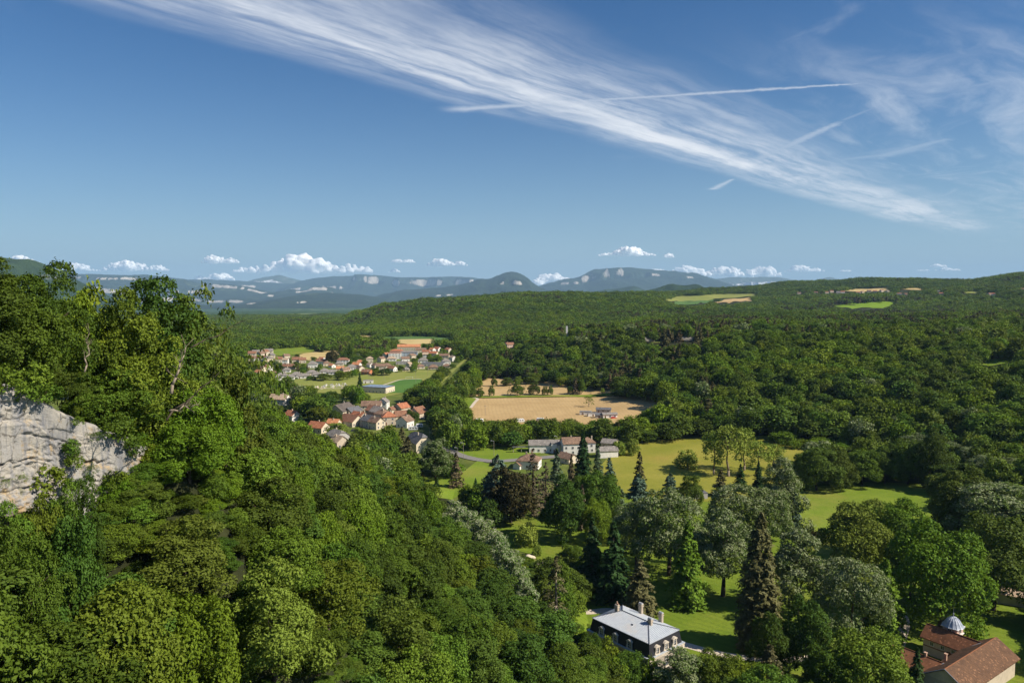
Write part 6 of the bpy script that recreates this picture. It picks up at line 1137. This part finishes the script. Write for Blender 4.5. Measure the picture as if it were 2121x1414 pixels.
for i, (px, by) in enumerate([(205, 1075), (225, 1062), (245, 1050), (262, 1040), (280, 1030), (300, 1018), (318, 1008), (336, 998), (354, 988), (372, 978), (250, 1075), (290, 1050), (330, 1025), (210, 1110), (235, 1095)]):
    T_(('a', i % 5), px, by, by - 46 - 9 * (i % 3), 62 + 8 * (i % 4), 'leafy shrub on the scree below the cliff end, %s from left' % ORD[sorted([205, 225, 245, 262, 280, 300, 318, 336, 354, 372, 250, 290, 330, 210, 235]).index(px)], 'shrubs on the scree below the cliff')
M_ledge = pmat('ledge_rock', (.30, .27, .22), (.16, .145, .12), .35, .95, bump=.8, bdist=.5, coord='pos')
for i, (px, py, L, H_) in enumerate([(1660, 711, 34, 5), (1715, 709, 40, 6), (1765, 711, 26, 5), (1850, 713, 36, 6), (1905, 716, 24, 5), (1330, 712, 30, 4), (1420, 708, 26, 3.5)]):
    P0_ = ray_T(px, py)[0]; V_, F_ = ICO[3]; nz = .75 + .5 * fbm(V_[:, 0] * 3 + i * 7, V_[:, 2] * 5 + V_[:, 1] * 2, i, 4, .6); Q = V_ * nz[:, None] * [L / 2, 5., H_]; Q[:, 2] = np.round(Q[:, 2] / 1.3) * 1.3 * .7 + Q[:, 2] * .3
    o = link('rock_ledge', mesh_np('rock_ledge', Q, F_, M_ledge), None, P0_ + [0, 0, H_ * .7]); tag(o, 'pale limestone ledge among the plateau woods, %s from left' % ORD[sorted([1660, 1715, 1765, 1850, 1905, 1330, 1420, 1985, 1935, 1880]).index(px)], 'rock', 'limestone ledges on the plateau')
for i, (px, py, s_) in enumerate([(1096, 1158, 1.3), (1102, 1157, 1.0), (1090, 1156, .8)]):
    V_, F_ = ICO[2]; Q = V_ * (.7 + .6 * fbm(V_[:, 0] * 2 + i * 5, V_[:, 1] * 2 + V_[:, 2], i, 3))[:, None] * s_ * np.array([1.3, 1, .75]); o = link('boulder', mesh_np('boulder', Q, F_, WALL['cream']), None, ray_T(px, py)[0] + [0, 0, s_ * .3]); tag(o, 'pale boulder of the rock garden below the small lawn, %s' % ('largest', 'middle one', 'smallest')[i], 'rock', 'rock garden boulders')
KV.append([(1086, 1150), (1108, 1150), (1108, 1162), (1086, 1162)])
o = MB().box(-3.2, 3.2, -.15, .15, -.2, .7).box(3., 3.3, -.15, 2.2, -.2, .7).build('planter_wall', M_pole); o.location = ray_T(1108, 1173)[0]; o.rotation_euler = (0, 0, .2); tag(o, 'low timber planter wall below the rock garden', 'wall')
# scrub and ivy on the cliff
rgc = np.random.default_rng(12)
for i, (px, py, w_, key, lb) in enumerate([(60, 812, 50, 'shrub', 'green tuft on the upper cliff ledge, left'), (100, 815, 46, 'shrub', 'green tuft on the upper cliff ledge, right'), (15, 790, 60, 'shrub', 'scrub on the cliff brow at the left edge'), (80, 785, 60, 'shrub', 'scrub on the cliff brow'), (130, 790, 60, 'thin_tree', 'brownish scrub hanging over the cliff brow'), (165, 812, 56, 'thin_tree', 'brown twiggy scrub at the right of the brow'), (160, 850, 16, 'shrub', 'narrow strip of ivy on the cliff, upper'), (163, 872, 20, 'shrub', 'narrow strip of ivy on the cliff, lower'), (150, 928, 34, 'shrub', 'ivy patch in the middle of the cliff'), (153, 955, 32, 'shrub', 'ivy patch low in the middle of the cliff'), (188, 972, 26, 'thin_tree', 'brown hanging tuft on the cliff'), (225, 1000, 40, 'shrub', 'ivy along the lower cliff ledge, left'), (250, 995, 40, 'shrub', 'ivy along the lower cliff ledge, right'), (315, 960, 60, 'robinia', 'grey-green bush beside the end of the cliff'), (10, 1000, 24, 'thin_tree', 'small tuft low on the left of the cliff'), (45, 990, 22, 'thin_tree', 'small dry tuft on the cliff face'), (200, 905, 30, 'thin_tree', 'dry grass tuft on the cliff shoulder'), (105, 1000, 70, 'shrub', 'sapling growing against the cliff foot'), (275, 925, 40, 'shrub', 'shrub at the end of the cliff brow'), (240, 890, 60, 'shrub', 'dark shrub hanging over the cliff end')]):
    dx, dy, dz = px_ray(px, py)                             # where the sight line meets the cliff plane
    k_ = (WP0 @ WN + .9) / (dx * WN[0] + dy * WN[1]); P = np.array([dx * k_, dy * k_, CAMZ + dz * k_]); r = w_ * .5 / F * P[1]; hh = r * 1.9; P[2] -= hh * .5
    plant(key, P, hh, r, i * 1.3, 'shrub', lb, 'scrub and ivy on the cliff', 'shrub', trunk=False)
